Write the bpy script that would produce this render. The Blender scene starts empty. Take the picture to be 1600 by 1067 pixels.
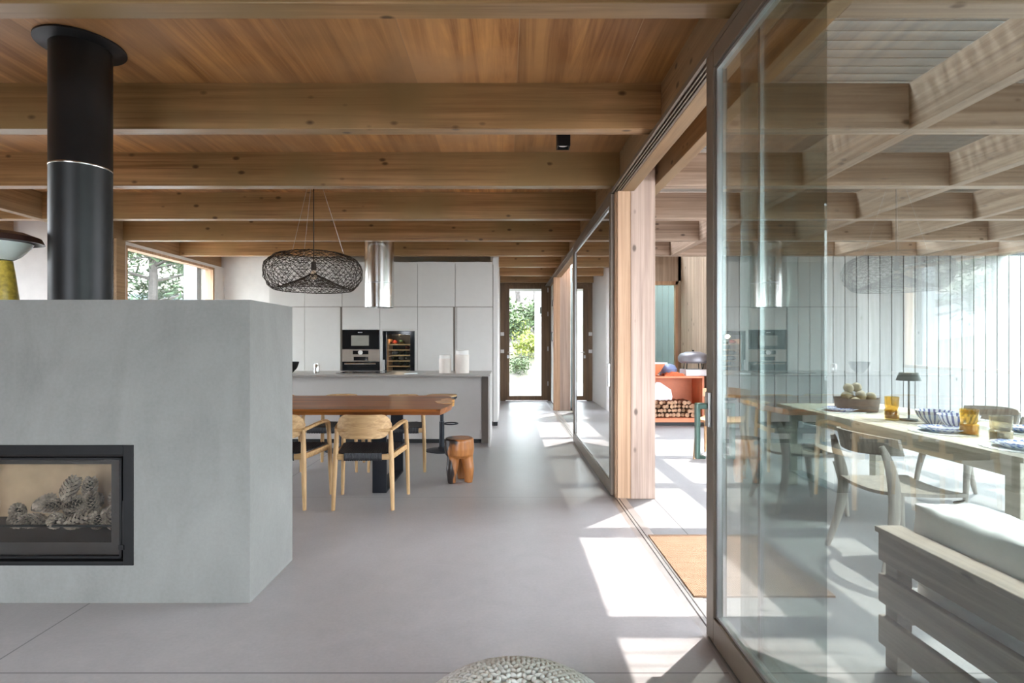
import bpy, bmesh, math, random
from mathutils import Vector, Matrix, noise
R = random.Random(7)
SC = bpy.context.scene
COL = SC.collection

# ------------------------------------------------------------------ camera
cam = bpy.data.cameras.new('camera')
cam.sensor_width = 36.0
cam.lens = 868 * 36 / 1600
cam.shift_x = 10 / 1600
cam.shift_y = 2.5 / 1600
cam.clip_start = 0.05
cam.clip_end = 400
camo = bpy.data.objects.new('camera', cam)
camo.location = (0, 0, 1.33)
camo.rotation_euler = (math.pi / 2, 0, 0)
COL.objects.link(camo)
SC.camera = camo

# ------------------------------------------------------------------ sky, sun, exposure
world = bpy.data.worlds.new('sky')
SC.world = world
world.use_nodes = True
wn = world.node_tree
wn.nodes.clear()
w_out = wn.nodes.new('ShaderNodeOutputWorld')
w_bg = wn.nodes.new('ShaderNodeBackground')
w_tc = wn.nodes.new('ShaderNodeTexCoord')
w_sep = wn.nodes.new('ShaderNodeSeparateXYZ')
w_ramp = wn.nodes.new('ShaderNodeValToRGB')
wn.links.new(w_tc.outputs['Generated'], w_sep.inputs[0])
wn.links.new(w_sep.outputs['Z'], w_ramp.inputs[0])
w_ramp.color_ramp.elements[0].position = 0.0
w_ramp.color_ramp.elements[0].color = (0.42, 0.45, 0.49, 1)
w_ramp.color_ramp.elements[1].position = 0.6
w_ramp.color_ramp.elements[1].color = (0.84, 0.92, 1.0, 1)
wn.links.new(w_ramp.outputs[0], w_bg.inputs['Color'])
w_bg.inputs['Strength'].default_value = 13.0
wn.links.new(w_bg.outputs[0], w_out.inputs[0])

SUN = Vector((0.33, 0.355, 1.0)).normalized()
sl = bpy.data.lights.new('sun', 'SUN')
sl.energy = 3.0
sl.angle = math.radians(0.5)
sl.color = (1.0, 0.955, 0.89)
so = bpy.data.objects.new('sun', sl)
so.rotation_euler = SUN.to_track_quat('Z', 'Y').to_euler()
so.location = (6, 6, 12)
COL.objects.link(so)

SC.view_settings.view_transform = 'Standard'
SC.view_settings.look = 'None'
SC.view_settings.gamma = 1.0
SC.view_settings.use_curve_mapping = False
SC.view_settings.exposure = 1.38
SC.cycles.max_bounces = 14
SC.cycles.diffuse_bounces = 7
SC.cycles.glossy_bounces = 5
SC.cycles.transparent_max_bounces = 40
SC.cycles.sample_clamp_indirect = 6.0
SC.cycles.caustics_reflective = False
SC.cycles.caustics_refractive = False
SC.cycles.use_denoising = True


# ------------------------------------------------------------------ materials
class NT:
    def __init__(self, name):
        self.m = bpy.data.materials.new(name)
        self.m.use_nodes = True
        self.t = self.m.node_tree
        self.t.nodes.clear()
        self.out = self.n('ShaderNodeOutputMaterial')

    def n(self, typ, ins=None, **props):
        nd = self.t.nodes.new(typ)
        for k, v in props.items():
            setattr(nd, k, v)
        for k, v in (ins or {}).items():
            self.set(nd, k, v)
        return nd

    def set(self, nd, k, v):
        if isinstance(v, bpy.types.NodeSocket):
            self.t.links.new(v, nd.inputs[k])
        else:
            nd.inputs[k].default_value = v

    def math(self, op, a, b=0.0, c=None):
        nd = self.n('ShaderNodeMath', {0: a, 1: b}, operation=op)
        if c is not None:
            self.set(nd, 2, c)
        return nd.outputs[0]

    def coords(self, scale=(1, 1, 1), rot=(0, 0, 0)):
        tc = self.n('ShaderNodeTexCoord')
        mp = self.n('ShaderNodeMapping', {'Vector': tc.outputs['Object'], 'Scale': scale, 'Rotation': rot})
        return mp.outputs[0]

    def noise(self, vec, scale, detail=4, rough=0.55, dist=0.0):
        return self.n('ShaderNodeTexNoise', {'Vector': vec, 'Scale': scale, 'Detail': detail,
                                             'Roughness': rough, 'Distortion': dist}).outputs[0]

    def ramp(self, fac, stops):
        nd = self.n('ShaderNodeValToRGB', {0: fac})
        e = nd.color_ramp.elements
        while len(e) < len(stops):
            e.new(0.5)
        for i, (p, c) in enumerate(stops):
            e[i].position = p
            e[i].color = c if len(c) == 4 else (*c, 1)
        return nd.outputs[0]

    def mix(self, fac, a, b, mode='MIX'):
        nd = self.n('ShaderNodeMix', data_type='RGBA', blend_type=mode)
        self.set(nd, 0, fac)
        for i, v in ((6, a), (7, b)):
            if not isinstance(v, bpy.types.NodeSocket) and len(v) == 3:
                v = (*v, 1)
            self.set(nd, i, v)
        return nd.outputs[2]

    def bsdf(self, color, rough=0.5, metal=0.0, bump=None, bstr=0.2, bdist=0.01, **extra):
        ins = {'Roughness': rough, 'Metallic': metal}
        b = self.n('ShaderNodeBsdfPrincipled')
        if not isinstance(color, bpy.types.NodeSocket) and len(color) == 3:
            color = (*color, 1)
        self.set(b, 'Base Color', color)
        for k, v in ins.items():
            self.set(b, k, v)
        for k, v in extra.items():
            self.set(b, k.replace('_', ' '), v)
        if bump is not None:
            bp = self.n('ShaderNodeBump', {'Height': bump, 'Strength': bstr, 'Distance': bdist})
            self.t.links.new(bp.outputs[0], b.inputs['Normal'])
        self.t.links.new(b.outputs[0], self.out.inputs[0])
        return self.m


def plain(name, col, rough=0.5, metal=0.0, var=0.06, nscale=9.0, **kw):
    t = NT(name)
    v = t.coords()
    f = t.noise(v, nscale, 4)
    a = tuple(max(0, c * (1 - var)) for c in col)
    b = tuple(min(1, c * (1 + var)) for c in col)
    return t.bsdf(t.ramp(f, [(0.3, a), (0.7, b)]), rough, metal, **kw)


def wood(name, dark, light, axis=0, grain=22.0, along=0.7, knots=0.0, tone=0.25, rough=0.55,
         plank=None, joint=None, tint=None):
    """grain runs along `axis`; knots 0..1; plank=(axis,width,amount); joint=(axis,width,colour)"""
    t = NT(name)
    sc = [grain] * 3
    sc[axis] = along
    v = t.coords(tuple(sc))
    raw = t.coords()
    sep = t.n('ShaderNodeSeparateXYZ', {0: raw})
    f = t.noise(v, 1.0, 7, 0.62, 0.7)
    col = t.ramp(f, [(0.36, dark), (0.62, light)])
    if tint:
        f2 = t.noise(raw, 0.9, 3, 0.6, 0.4)
        col = t.mix(t.ramp(f2, [(0.40, (0, 0, 0)), (0.68, (1, 1, 1))]), col, tint)
    if plank:
        ax, wd, amt = plank
        idx = t.math('FLOOR', t.math('DIVIDE', t.math('ADD', sep.outputs[ax], 50.0 * wd + joint[3] if joint else 50.0 * wd), wd))
        wnz = t.n('ShaderNodeTexWhiteNoise', {'W': idx}, noise_dimensions='1D').outputs[0]
        sv = t.math('MULTIPLY_ADD', wnz, amt * 2, 1 - amt)
        vm = t.n('ShaderNodeCombineXYZ', {0: sv, 1: sv, 2: sv}).outputs[0]
        col = t.mix(1.0, col, vm, 'MULTIPLY')
    if tone:
        f3 = t.noise(raw, 1.7, 4, 0.6)
        col = t.mix(1.0, col, t.ramp(f3, [(0.25, (1 - tone,) * 3), (0.75, (1, 1, 1))]), 'MULTIPLY')
    if knots:
        ks = [10.0] * 3
        ks[axis] = 5.5
        kv = t.coords(tuple(ks))
        vo = t.n('ShaderNodeTexVoronoi', {'Vector': kv, 'Scale': 1.0, 'Randomness': 1.0})
        ring = t.ramp(vo.outputs['Distance'], [(0.10, (1, 1, 1)), (0.21, (0, 0, 0))])
        rs = t.n('ShaderNodeSeparateXYZ', {0: vo.outputs['Color']})
        keep = t.math('LESS_THAN', rs.outputs[0], knots)
        kd = tuple(c * 0.38 for c in dark)
        col = t.mix(t.math('MULTIPLY', ring, keep), col, kd)
    if joint:
        ax, wd, jc, off = joint
        fr = t.math('FRACT', t.math('DIVIDE', t.math('ADD', sep.outputs[ax], 50.0 * wd + off), wd))
        ln = t.math('LESS_THAN', fr, 0.005 / wd)
        col = t.mix(ln, col, jc)
    return t.bsdf(col, rough, bump=f, bstr=0.12, bdist=0.004)


def concrete(name, base, var, rough=0.5, scale=0.9, streak=(1, 1, 1), joints=None, bump=0.05):
    t = NT(name)
    raw = t.coords()
    a = t.noise(raw, scale, 8, 0.65, 0.5)
    b = t.noise(t.coords(streak), 3.5, 6, 0.6, 1.2)
    lo = tuple(c * (1 - var) for c in base)
    hi = tuple(min(1, c * (1 + var)) for c in base)
    col = t.ramp(a, [(0.3, lo), (0.7, hi)])
    col = t.mix(0.45, col, t.ramp(b, [(0.3, lo), (0.72, hi)]))
    fine = t.noise(raw, 60, 3)
    col = t.mix(0.10, col, t.ramp(fine, [(0.35, tuple(c * 0.6 for c in base)), (0.65, hi)]))
    if joints:
        sep = t.n('ShaderNodeSeparateXYZ', {0: raw})
        m = None
        for ax, pos, wd in joints:
            d = t.math('ABSOLUTE', t.math('SUBTRACT', sep.outputs[ax], pos))
            l = t.math('LESS_THAN', d, wd)
            m = l if m is None else t.math('MAXIMUM', m, l)
        col = t.mix(m, col, tuple(c * 0.45 for c in base))
    rr = t.math('MULTIPLY_ADD', b, 0.25, rough - 0.12)
    return t.bsdf(col, rr, bump=b, bstr=bump, bdist=0.01)


def glass_mat(name, tint=(0.93, 0.97, 0.95), rough=0.0, ior=1.5, gain=1.0):
    t = NT(name)
    g = t.n('ShaderNodeNewGeometry')
    io = t.math('MULTIPLY_ADD', g.outputs['Backfacing'], (1 / ior) - ior, ior)
    fr = t.n('ShaderNodeFresnel', {'IOR': io}).outputs[0]
    # the Fresnel node inverts its index on back faces, so both faces reflect as glass in air
    fr = t.math('MULTIPLY', fr, gain)
    tr = t.n('ShaderNodeBsdfTransparent', {'Color': (*tint, 1)})
    gl = t.n('ShaderNodeBsdfGlossy', {'Color': (1, 1, 1, 1), 'Roughness': rough})
    mx = t.n('ShaderNodeMixShader', {0: fr, 1: tr.outputs[0], 2: gl.outputs[0]})
    t.t.links.new(mx.outputs[0], t.out.inputs[0])
    return t.m


M = {}
M['ceiling'] = wood('stained_ceiling_boards', (0.34, 0.135, 0.036), (0.76, 0.38, 0.13), 1, 10, 0.5, 0.0, 0.30, 0.5,
                    plank=(0, 0.64, 0.27), joint=(0, 0.64, (0.42, 0.24, 0.12), -0.07 + 0.64), tint=(0.50, 0.28, 0.135))
M['beam_x'] = wood('beam_wood_across', (0.27, 0.142, 0.060), (0.52, 0.30, 0.14), 0, 26, 0.6, 0.34, 0.22, 0.36,
                   tint=(0.33, 0.215, 0.095))
M['beam_y'] = wood('beam_wood_along', (0.25, 0.14, 0.065), (0.44, 0.27, 0.135), 1, 26, 0.6, 0.25, 0.2, 0.55,
                   tint=(0.30, 0.20, 0.11))
M['patio_beam_x'] = wood('weathered_beam_across', (0.27, 0.185, 0.135), (0.46, 0.335, 0.255), 0, 26, 0.6, 0.2, 0.15, 0.6)
M['patio_beam_y'] = wood('weathered_beam_along', (0.27, 0.185, 0.135), (0.46, 0.335, 0.255), 1, 26, 0.6, 0.2, 0.15, 0.6)
M['post'] = wood('pale_post_wood', (0.40, 0.285, 0.225), (0.60, 0.455, 0.375), 2, 26, 0.6, 0.22, 0.12, 0.6)
M['jamb'] = wood('warm_jamb_wood', (0.44, 0.26, 0.15), (0.64, 0.42, 0.27), 2, 26, 0.6, 0.0, 0.12, 0.6)
M['door_wood'] = wood('brown_door_wood', (0.115, 0.062, 0.028), (0.21, 0.12, 0.055), 2, 30, 0.8, 0.0, 0.15, 0.5)
M['frame'] = plain('grey_brown_frame', (0.175, 0.138, 0.106), 0.42, 0.25, 0.08)
M['plank_grey'] = wood('grey_plank', (0.27, 0.265, 0.265), (0.385, 0.38, 0.38), 2, 20, 0.6, 0.05, 0.12, 0.7,
                       plank=(0, 0.1845, 0.08))
M['plank_warm'] = wood('warm_plank', (0.36, 0.265, 0.19), (0.52, 0.40, 0.30), 2, 20, 0.6, 0.05, 0.1, 0.7,
                       plank=(1, 0.12, 0.08))
M['louvre'] = wood('louvre_wood', (0.085, 0.058, 0.038), (0.155, 0.11, 0.075), 0, 20, 0.6, 0.0, 0.15, 0.6)
M['floor'] = concrete('polished_concrete', (0.405, 0.385, 0.388), 0.17, 0.36, 0.55,
                      joints=[(1, 2.24, 0.004), (1, 4.79, 0.003), (0, -2.127, 0.004)], bump=0.02)
M['patio'] = concrete('patio_concrete', (0.27, 0.26, 0.262), 0.12, 0.7, 0.8, joints=[(0, 1.27, 0.004), (1, 2.24, 0.004)])
M['fireplace'] = concrete('trowelled_concrete', (0.245, 0.242, 0.232), 0.24, 0.62, 1.3, streak=(1, 1, 0.35), bump=0.10)
M['white_wall'] = plain('white_plaster', (0.74, 0.72, 0.70), 0.8, 0, 0.03)
M['cabinet'] = plain('matt_off_white', (0.63, 0.615, 0.59), 0.5, 0, 0.015)
M['island'] = plain('warm_grey_matt', (0.52, 0.49, 0.47), 0.45, 0, 0.02)
M['worktop'] = plain('grey_worktop', (0.33, 0.31, 0.29), 0.3, 0, 0.04)
M['taupe'] = plain('taupe_panel', (0.20, 0.17, 0.145), 0.5, 0, 0.04)
M['black_steel'] = plain('black_painted_steel', (0.008, 0.008, 0.009), 0.5, 0.0, 0.3, 5, Specular_IOR_Level=0.3)
M['flue'] = plain('black_flue_enamel', (0.010, 0.010, 0.011), 0.42, 0.0, 0.5, 3.0, Specular_IOR_Level=0.35)
M['black_gloss'] = plain('black_glass', (0.008, 0.009, 0.011), 0.08)
M['black_cord'] = None
M['steel'] = plain('brushed_steel', (0.62, 0.60, 0.57), 0.22, 1.0, 0.06)
M['oven_steel'] = plain('satin_oven_steel', (0.42, 0.37, 0.32), 0.42, 1.0, 0.06)
M['alu'] = plain('anodised_track', (0.55, 0.54, 0.54), 0.35, 0.9, 0.05)
M['dark'] = plain('dark_recess', (0.02, 0.02, 0.022), 0.7)
M['glass'] = glass_mat('window_glass', (0.945, 0.975, 0.96))
M['door_glass'] = glass_mat('coated_door_glass', (0.73, 0.775, 0.755), gain=2.1)
M['glass_tint'] = glass_mat('tinted_glass', (0.66, 0.72, 0.71), gain=1.5)
M['glass_clear'] = glass_mat('clear_glass', (0.95, 0.97, 0.96))
M['amber'] = glass_mat('amber_glass', (0.90, 0.78, 0.46))
M['smoke'] = glass_mat('smoke_glass', (0.78, 0.74, 0.64))
M['teal_glass'] = glass_mat('teal_window_glass', (0.66, 0.72, 0.70))
M['beige'] = plain('fireclay_lining', (0.50, 0.33, 0.21), 0.8, 0, 0.10)
M['oak'] = wood('pale_oak', (0.48, 0.28, 0.12), (0.70, 0.45, 0.225), 2, 40, 1.5, 0, 0.12, 0.5)
M['oak_x'] = wood('pale_oak_across', (0.48, 0.28, 0.12), (0.70, 0.45, 0.225), 0, 40, 1.5, 0, 0.12, 0.5)
M['slab'] = wood('red_brown_slab', (0.12, 0.028, 0.008), (0.64, 0.235, 0.05), 0, 11, 0.5, 0.12, 0.35, 0.42,
                 tint=(0.34, 0.105, 0.024))
M['burl'] = wood('orange_burl', (0.60, 0.22, 0.03), (0.85, 0.42, 0.09), 1, 14, 3.0, 0.3, 0.3, 0.3)
M['slab_leg'] = plain('blue_black_steel', (0.022, 0.024, 0.032), 0.45, 0.5, 0.1)
M['teal_metal'] = plain('grey_green_metal', (0.20, 0.31, 0.265), 0.35, 0.3)
M['orange'] = plain('orange_painted_steel', (0.66, 0.21, 0.095), 0.5, 0, 0.07)
M['white'] = plain('white_ceramic', (0.80, 0.77, 0.74), 0.3)
M['canister'] = plain('cream_ceramic', (0.80, 0.72, 0.66), 0.4)
M['blue_cloth'] = plain('blue_enamel', (0.20, 0.25, 0.42), 0.4)
M['rust_cloth'] = plain('rust_cloth', (0.55, 0.13, 0.05), 0.9, 0, 0.2, 25)
M['grey_enamel'] = plain('grey_enamel', (0.20, 0.19, 0.21), 0.35, 0.2)
M['stone_white'] = plain('white_board', (0.82, 0.80, 0.82), 0.6)
M['jute'] = None
M['olive'] = plain('dark_olive_metal', (0.045, 0.055, 0.045), 0.5, 0.2)
M['yellow'] = plain('mottled_yellow_glass', (0.50, 0.36, 0.055), 0.3, 0, 0.35, 40)
M['brown_shade'] = plain('dark_brown_shade', (0.045, 0.022, 0.018), 0.4)
M['pale_table'] = wood('whitewashed_planks', (0.46, 0.42, 0.34), (0.68, 0.63, 0.53), 1, 22, 0.8, 0.05, 0.15, 0.6,
                       plank=(0, 0.12, 0.08))
M['grey_wood'] = wood('weathered_sofa_wood', (0.20, 0.165, 0.135), (0.36, 0.30, 0.25), 1, 24, 0.8, 0.1, 0.15, 0.7)
M['teak'] = wood('warm_teak', (0.45, 0.24, 0.11), (0.66, 0.41, 0.22), 2, 36, 1.4, 0, 0.12, 0.5)
M['grey_teak'] = wood('teak_greyed_by_glass', (0.20, 0.175, 0.15), (0.36, 0.32, 0.275), 2, 36, 1.4, 0, 0.12, 0.6)  # grey look through the tinted door glass put into the wood colour
M['cushion'] = plain('white_canvas', (0.80, 0.80, 0.80), 0.9, 0, 0.03, 30)
M['fruit'] = plain('russet_fruit', (0.21, 0.17, 0.085), 0.5, 0, 0.35, 6)
M['wire'] = plain('dark_wire', (0.030, 0.020, 0.014), 0.5, 0.4)
M['bark'] = plain('pine_bark', (0.07, 0.06, 0.056), 0.9, 0, 0.4, 12)
M['needles'] = plain('pine_needles', (0.035, 0.062, 0.026), 0.8, 0, 0.45, 2)
M['leaf'] = plain('bush_leaves', (0.026, 0.045, 0.010), 0.8, 0, 0.4, 2)
M['broom'] = plain('yellow_broom', (0.11, 0.13, 0.015), 0.8, 0, 0.4, 3)
M['cone'] = plain('lit_cone_scale', (0.33, 0.25, 0.20), 0.8, 0, 0.6, 30)  # light on the scale tips put into a paler colour
M['log_bark'] = plain('log_bark', (0.26, 0.14, 0.085), 0.9, 0, 0.4, 18)
M['log_end'] = plain('log_cut_end', (0.40, 0.235, 0.14), 0.8, 0, 0.45, 12)
M['bulb'] = plain('bulb_glass', (0.75, 0.60, 0.45), 0.15)
M['far_wall'] = plain('far_render', (0.26, 0.28, 0.30), 0.9)


def mk_cord():
    t = NT('black_paper_cord')
    a = t.coords((1, 1, 1))
    wv = t.n('ShaderNodeTexWave', {'Vector': a, 'Scale': 28.0, 'Distortion': 0.6, 'Detail': 1}, bands_direction='X')
    col = t.ramp(wv.outputs[1], [(0.2, (0.007, 0.007, 0.009)), (0.8, (0.045, 0.045, 0.055))])
    return t.bsdf(col, 0.6, bump=wv.outputs[1], bstr=0.8, bdist=0.006)


M['black_cord'] = mk_cord()


def mk_jute():
    t = NT('woven_jute')
    a = t.coords((1, 1, 1))
    w1 = t.n('ShaderNodeTexWave', {'Vector': a, 'Scale': 20.0, 'Distortion': 1.5, 'Detail': 3}, bands_direction='Y')
    w2 = t.n('ShaderNodeTexWave', {'Vector': a, 'Scale': 34.0, 'Distortion': 1.0, 'Detail': 2}, bands_direction='X')
    f = t.math('MULTIPLY', w1.outputs[1], w2.outputs[1])
    f = t.math('ADD', f, t.math('MULTIPLY', t.noise(a, 7, 4), 0.5))
    col = t.ramp(f, [(0.1, (0.26, 0.150, 0.085)), (0.9, (0.37, 0.235, 0.15))])
    return t.bsdf(col, 0.95, bump=f, bstr=0.6, bdist=0.01)


M['jute'] = mk_jute()


def mk_plate():
    t = NT('blue_patterned_plate')
    a = t.coords()
    vo = t.n('ShaderNodeTexVoronoi', {'Vector': a, 'Scale': 42.0})
    sp = t.n('ShaderNodeSeparateXYZ', {0: a})
    r = t.math('SQRT', t.math('ADD', t.math('POWER', sp.outputs[0], 2.0), t.math('POWER', sp.outputs[1], 2.0)))
    band = t.math('MULTIPLY', t.math('GREATER_THAN', r, 0.075), t.math('LESS_THAN', vo.outputs[0], 0.42))
    col = t.mix(band, (0.72, 0.76, 0.82), (0.10, 0.17, 0.48))
    return t.bsdf(col, 0.2)


M['plate'] = mk_plate()


def mk_bowl():
    t = NT('blue_ribbed_bowl')
    a = t.coords()
    sp = t.n('ShaderNodeSeparateXYZ', {0: a})
    an = t.math('ARCTAN2', sp.outputs[1], sp.outputs[0])
    s = t.math('SINE', t.math('MULTIPLY', an, 22.0))
    col = t.mix(t.math('GREATER_THAN', s, 0.25), (0.76, 0.77, 0.78), (0.10, 0.15, 0.34))
    return t.bsdf(col, 0.2)


M['bowl'] = mk_bowl()


def mk_stump():
    t = NT('two_tone_stump')
    a = t.coords()
    g = t.coords((26, 26, 1.6))
    f = t.noise(g, 1.0, 6, 0.6, 0.6)
    col = t.ramp(f, [(0.3, (0.22, 0.075, 0.022)), (0.7, (0.48, 0.19, 0.055))])
    big = t.noise(t.coords((1.0, 1.0, 0.55)), 7.0, 2, 0.5, 0.3)
    sp = t.n('ShaderNodeSeparateXYZ', {0: a})
    side = t.math('SUBTRACT', t.math('MULTIPLY', sp.outputs[0], -2.2), t.math('MULTIPLY', sp.outputs[1], 0.6))
    k = t.math('ADD', big, side)
    col = t.mix(t.ramp(k, [(0.60, (0, 0, 0)), (0.66, (1, 1, 1))]), col, (0.022, 0.014, 0.012))
    return t.bsdf(col, 0.32)


M['stump'] = mk_stump()


def mk_ground():
    t = NT('dry_ground')
    a = t.coords()
    n1 = t.noise(a, 0.35, 6, 0.65, 0.4)
    n2 = t.noise(a, 4.0, 6, 0.7)
    col = t.ramp(n1, [(0.30, (0.21, 0.165, 0.14)), (0.46, (0.27, 0.225, 0.175)), (0.56, (0.17, 0.16, 0.065)),
                      (0.68, (0.08, 0.11, 0.03))])
    col = t.mix(1.0, col, t.ramp(n2, [(0.3, (0.13, 0.13, 0.13)), (0.7, (0.28, 0.28, 0.28))]), 'MULTIPLY')
    return t.bsdf(col, 0.95, bump=n2, bstr=0.5, bdist=0.1)


M['ground'] = mk_ground()


def mk_knit():
    t = NT('grey_chunky_yarn')
    a = t.coords()
    f = t.noise(a, 140, 3, 0.6)
    f2 = t.noise(a, 9, 2)
    col = t.ramp(f, [(0.3, (0.58, 0.57, 0.54)), (0.7, (0.80, 0.79, 0.76))])
    col = t.mix(0.3, col, t.ramp(f2, [(0.35, (0.60, 0.52, 0.44)), (0.6, (0.78, 0.78, 0.77))]))
    return t.bsdf(col, 0.95, bump=f, bstr=0.4, bdist=0.003)


M['knit'] = mk_knit()


# ------------------------------------------------------------------ mesh builder
class MB:
    def __init__(self):
        self.bm = bmesh.new()

    def box(self, x0, x1, y0, y1, z0, z1, mtx=None, mi=0):
        bm = self.bm
        v = [bm.verts.new(p) for p in ((x0, y0, z0), (x1, y0, z0), (x1, y1, z0), (x0, y1, z0),
                                       (x0, y0, z1), (x1, y0, z1), (x1, y1, z1), (x0, y1, z1))]
        for q in ((3, 2, 1, 0), (4, 5, 6, 7), (0, 1, 5, 4), (1, 2, 6, 5), (2, 3, 7, 6), (3, 0, 4, 7)):
            f = bm.faces.new([v[i] for i in q])
            f.material_index = mi
        if mtx is not None:
            for p in v:
                p.co = mtx @ p.co
        return self

    def tube(self, pts, rad, seg=10, cap=True, flat=None):
        """pts list of Vectors; rad number or list; flat=(sx,sy) squashes the section"""
        bm = self.bm
        pts = [Vector(p) for p in pts]
        n = len(pts)
        rs = rad if isinstance(rad, (list, tuple)) else [rad] * n
        rings = []
        up = None
        for i, p in enumerate(pts):
            d = (pts[min(i + 1, n - 1)] - pts[max(i - 1, 0)]).normalized()
            if up is None:
                up = Vector((0, 0, 1)) if abs(d.z) < 0.9 else Vector((0, 1, 0))
            u = (up - d * up.dot(d)).normalized()
            w = d.cross(u)
            up = u
            ring = []
            for k in range(seg):
                a = 2 * math.pi * k / seg
                fx, fy = flat or (1, 1)
                ring.append(bm.verts.new(p + u * (math.cos(a) * rs[i] * fx) + w * (math.sin(a) * rs[i] * fy)))
            rings.append(ring)
        for a, b in zip(rings, rings[1:]):
            for k in range(seg):
                bm.faces.new((a[k], a[(k + 1) % seg], b[(k + 1) % seg], b[k]))
        if cap:
            bm.faces.new(rings[0][::-1])
            bm.faces.new(rings[-1])
        return self

    def lathe(self, prof, c=(0, 0, 0), seg=32, close=False, wob=0.0):
        bm = self.bm
        c = Vector(c)
        rings = []
        for (r, z) in prof:
            if r < 1e-6:
                rings.append([bm.verts.new(c + Vector((0, 0, z)))])
            else:
                ring = []
                for k in range(seg):
                    a = 2 * math.pi * k / seg
                    rr = r * (1 + wob * math.sin(3 * a + z * 9) + 0.5 * wob * math.sin(5 * a + 1 - z * 14))
                    ring.append(bm.verts.new(c + Vector((math.cos(a) * rr, math.sin(a) * rr, z))))
                rings.append(ring)
        if close:
            rings.append(rings[0])
        for a, b in zip(rings, rings[1:]):
            for k in range(seg):
                k2 = (k + 1) % seg
                if len(a) == 1 and len(b) == 1:
                    continue
                if len(a) == 1:
                    bm.faces.new((a[0], b[k2], b[k]))
                elif len(b) == 1:
                    bm.faces.new((a[k], a[k2], b[0]))
                else:
                    bm.faces.new((a[k], a[k2], b[k2], b[k]))
        return self

    def prism(self, poly, z0, z1, mtx=None):
        bm = self.bm
        lo = [bm.verts.new((x, y, z0)) for x, y in poly]
        hi = [bm.verts.new((x, y, z1)) for x, y in poly]
        n = len(poly)
        bm.faces.new(lo[::-1])
        bm.faces.new(hi)
        for i in range(n):
            bm.faces.new((lo[i], lo[(i + 1) % n], hi[(i + 1) % n], hi[i]))
        if mtx is not None:
            for p in lo + hi:
                p.co = mtx @ p.co
        return self

    def blob(self, c, r, seg=8, rings=6, mtx=None):
        if not isinstance(r, (tuple, list)):
            r = (r, r, r)
        bm = self.bm
        rows = []
        for i in range(rings + 1):
            th = math.pi * i / rings
            row = []
            for k in range(1 if i in (0, rings) else seg):
                a = 2 * math.pi * k / seg
                p = Vector((r[0] * math.sin(th) * math.cos(a), r[1] * math.sin(th) * math.sin(a), -r[2] * math.cos(th)))
                if mtx is not None:
                    p = mtx @ p
                row.append(bm.verts.new(p + Vector(c)))
            rows.append(row)
        for a, b in zip(rows, rows[1:]):
            for k in range(seg):
                k2 = (k + 1) % seg
                if len(a) == 1:
                    bm.faces.new((a[0], b[k2], b[k]))
                elif len(b) == 1:
                    bm.faces.new((a[k], a[k2], b[0]))
                else:
                    bm.faces.new((a[k], a[k2], b[k2], b[k]))
        return self

    def build(self, name, mat, parent=None, bevel=0.0, smooth=False, angle=40, fix=True):
        me = bpy.data.meshes.new(name)
        if fix:
            bmesh.ops.recalc_face_normals(self.bm, faces=self.bm.faces[:])
        self.bm.to_mesh(me)
        self.bm.free()
        for m in (mat if isinstance(mat, (list, tuple)) else [mat]):
            me.materials.append(m)
        if smooth:
            me.shade_smooth()
            me.set_sharp_from_angle(angle=math.radians(angle))
        o = bpy.data.objects.new(name, me)
        COL.objects.link(o)
        if parent is not None:
            o.parent = parent
        if bevel:
            b = o.modifiers.new('bevel', 'BEVEL')
            b.width = bevel
            b.segments = 2
            b.limit_method = 'ANGLE'
            b.angle_limit = math.radians(40)
        return o


def tag(o, label=None, cat=None, group=None, kind=None):
    for k, v in (('label', label), ('category', cat), ('group', group), ('kind', kind)):
        if v:
            o[k] = v
    return o


def thing(name, label, cat, loc=(0, 0, 0), rz=0.0, group=None):
    o = bpy.data.objects.new(name, None)
    o.empty_display_size = 0.1
    o.location = loc
    o.rotation_euler = (0, 0, rz)
    COL.objects.link(o)
    return tag(o, label, cat, group)


def struct(name, mb, mat, parent=None, label=None, cat=None, **kw):
    o = mb.build(name, mat, parent, **kw)
    if parent is None:
        o['kind'] = 'structure'
    return tag(o, label, cat)


def sroot(name, loc=(0, 0, 0)):
    o = bpy.data.objects.new(name, None)
    o.location = loc
    o.empty_display_size = 0.1
    COL.objects.link(o)
    o['kind'] = 'structure'
    return o


def copy_tree(o, parent=None):
    c = o.copy()
    COL.objects.link(c)
    if parent is not None:
        c.parent = parent
    for ch in list(o.children):
        copy_tree(ch, c)
    return c


def spline(pts, n=8):
    P = [Vector(p) for p in pts]
    out = []
    for i in range(len(P) - 1):
        p0, p1, p2, p3 = P[max(i - 1, 0)], P[i], P[i + 1], P[min(i + 2, len(P) - 1)]
        for k in range(n):
            t = k / n
            out.append(0.5 * ((2 * p1) + (-p0 + p2) * t + (2 * p0 - 5 * p1 + 4 * p2 - p3) * t * t
                              + (-p0 + 3 * p1 - 3 * p2 + p3) * t ** 3))
    out.append(P[-1])
    return out


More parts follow.
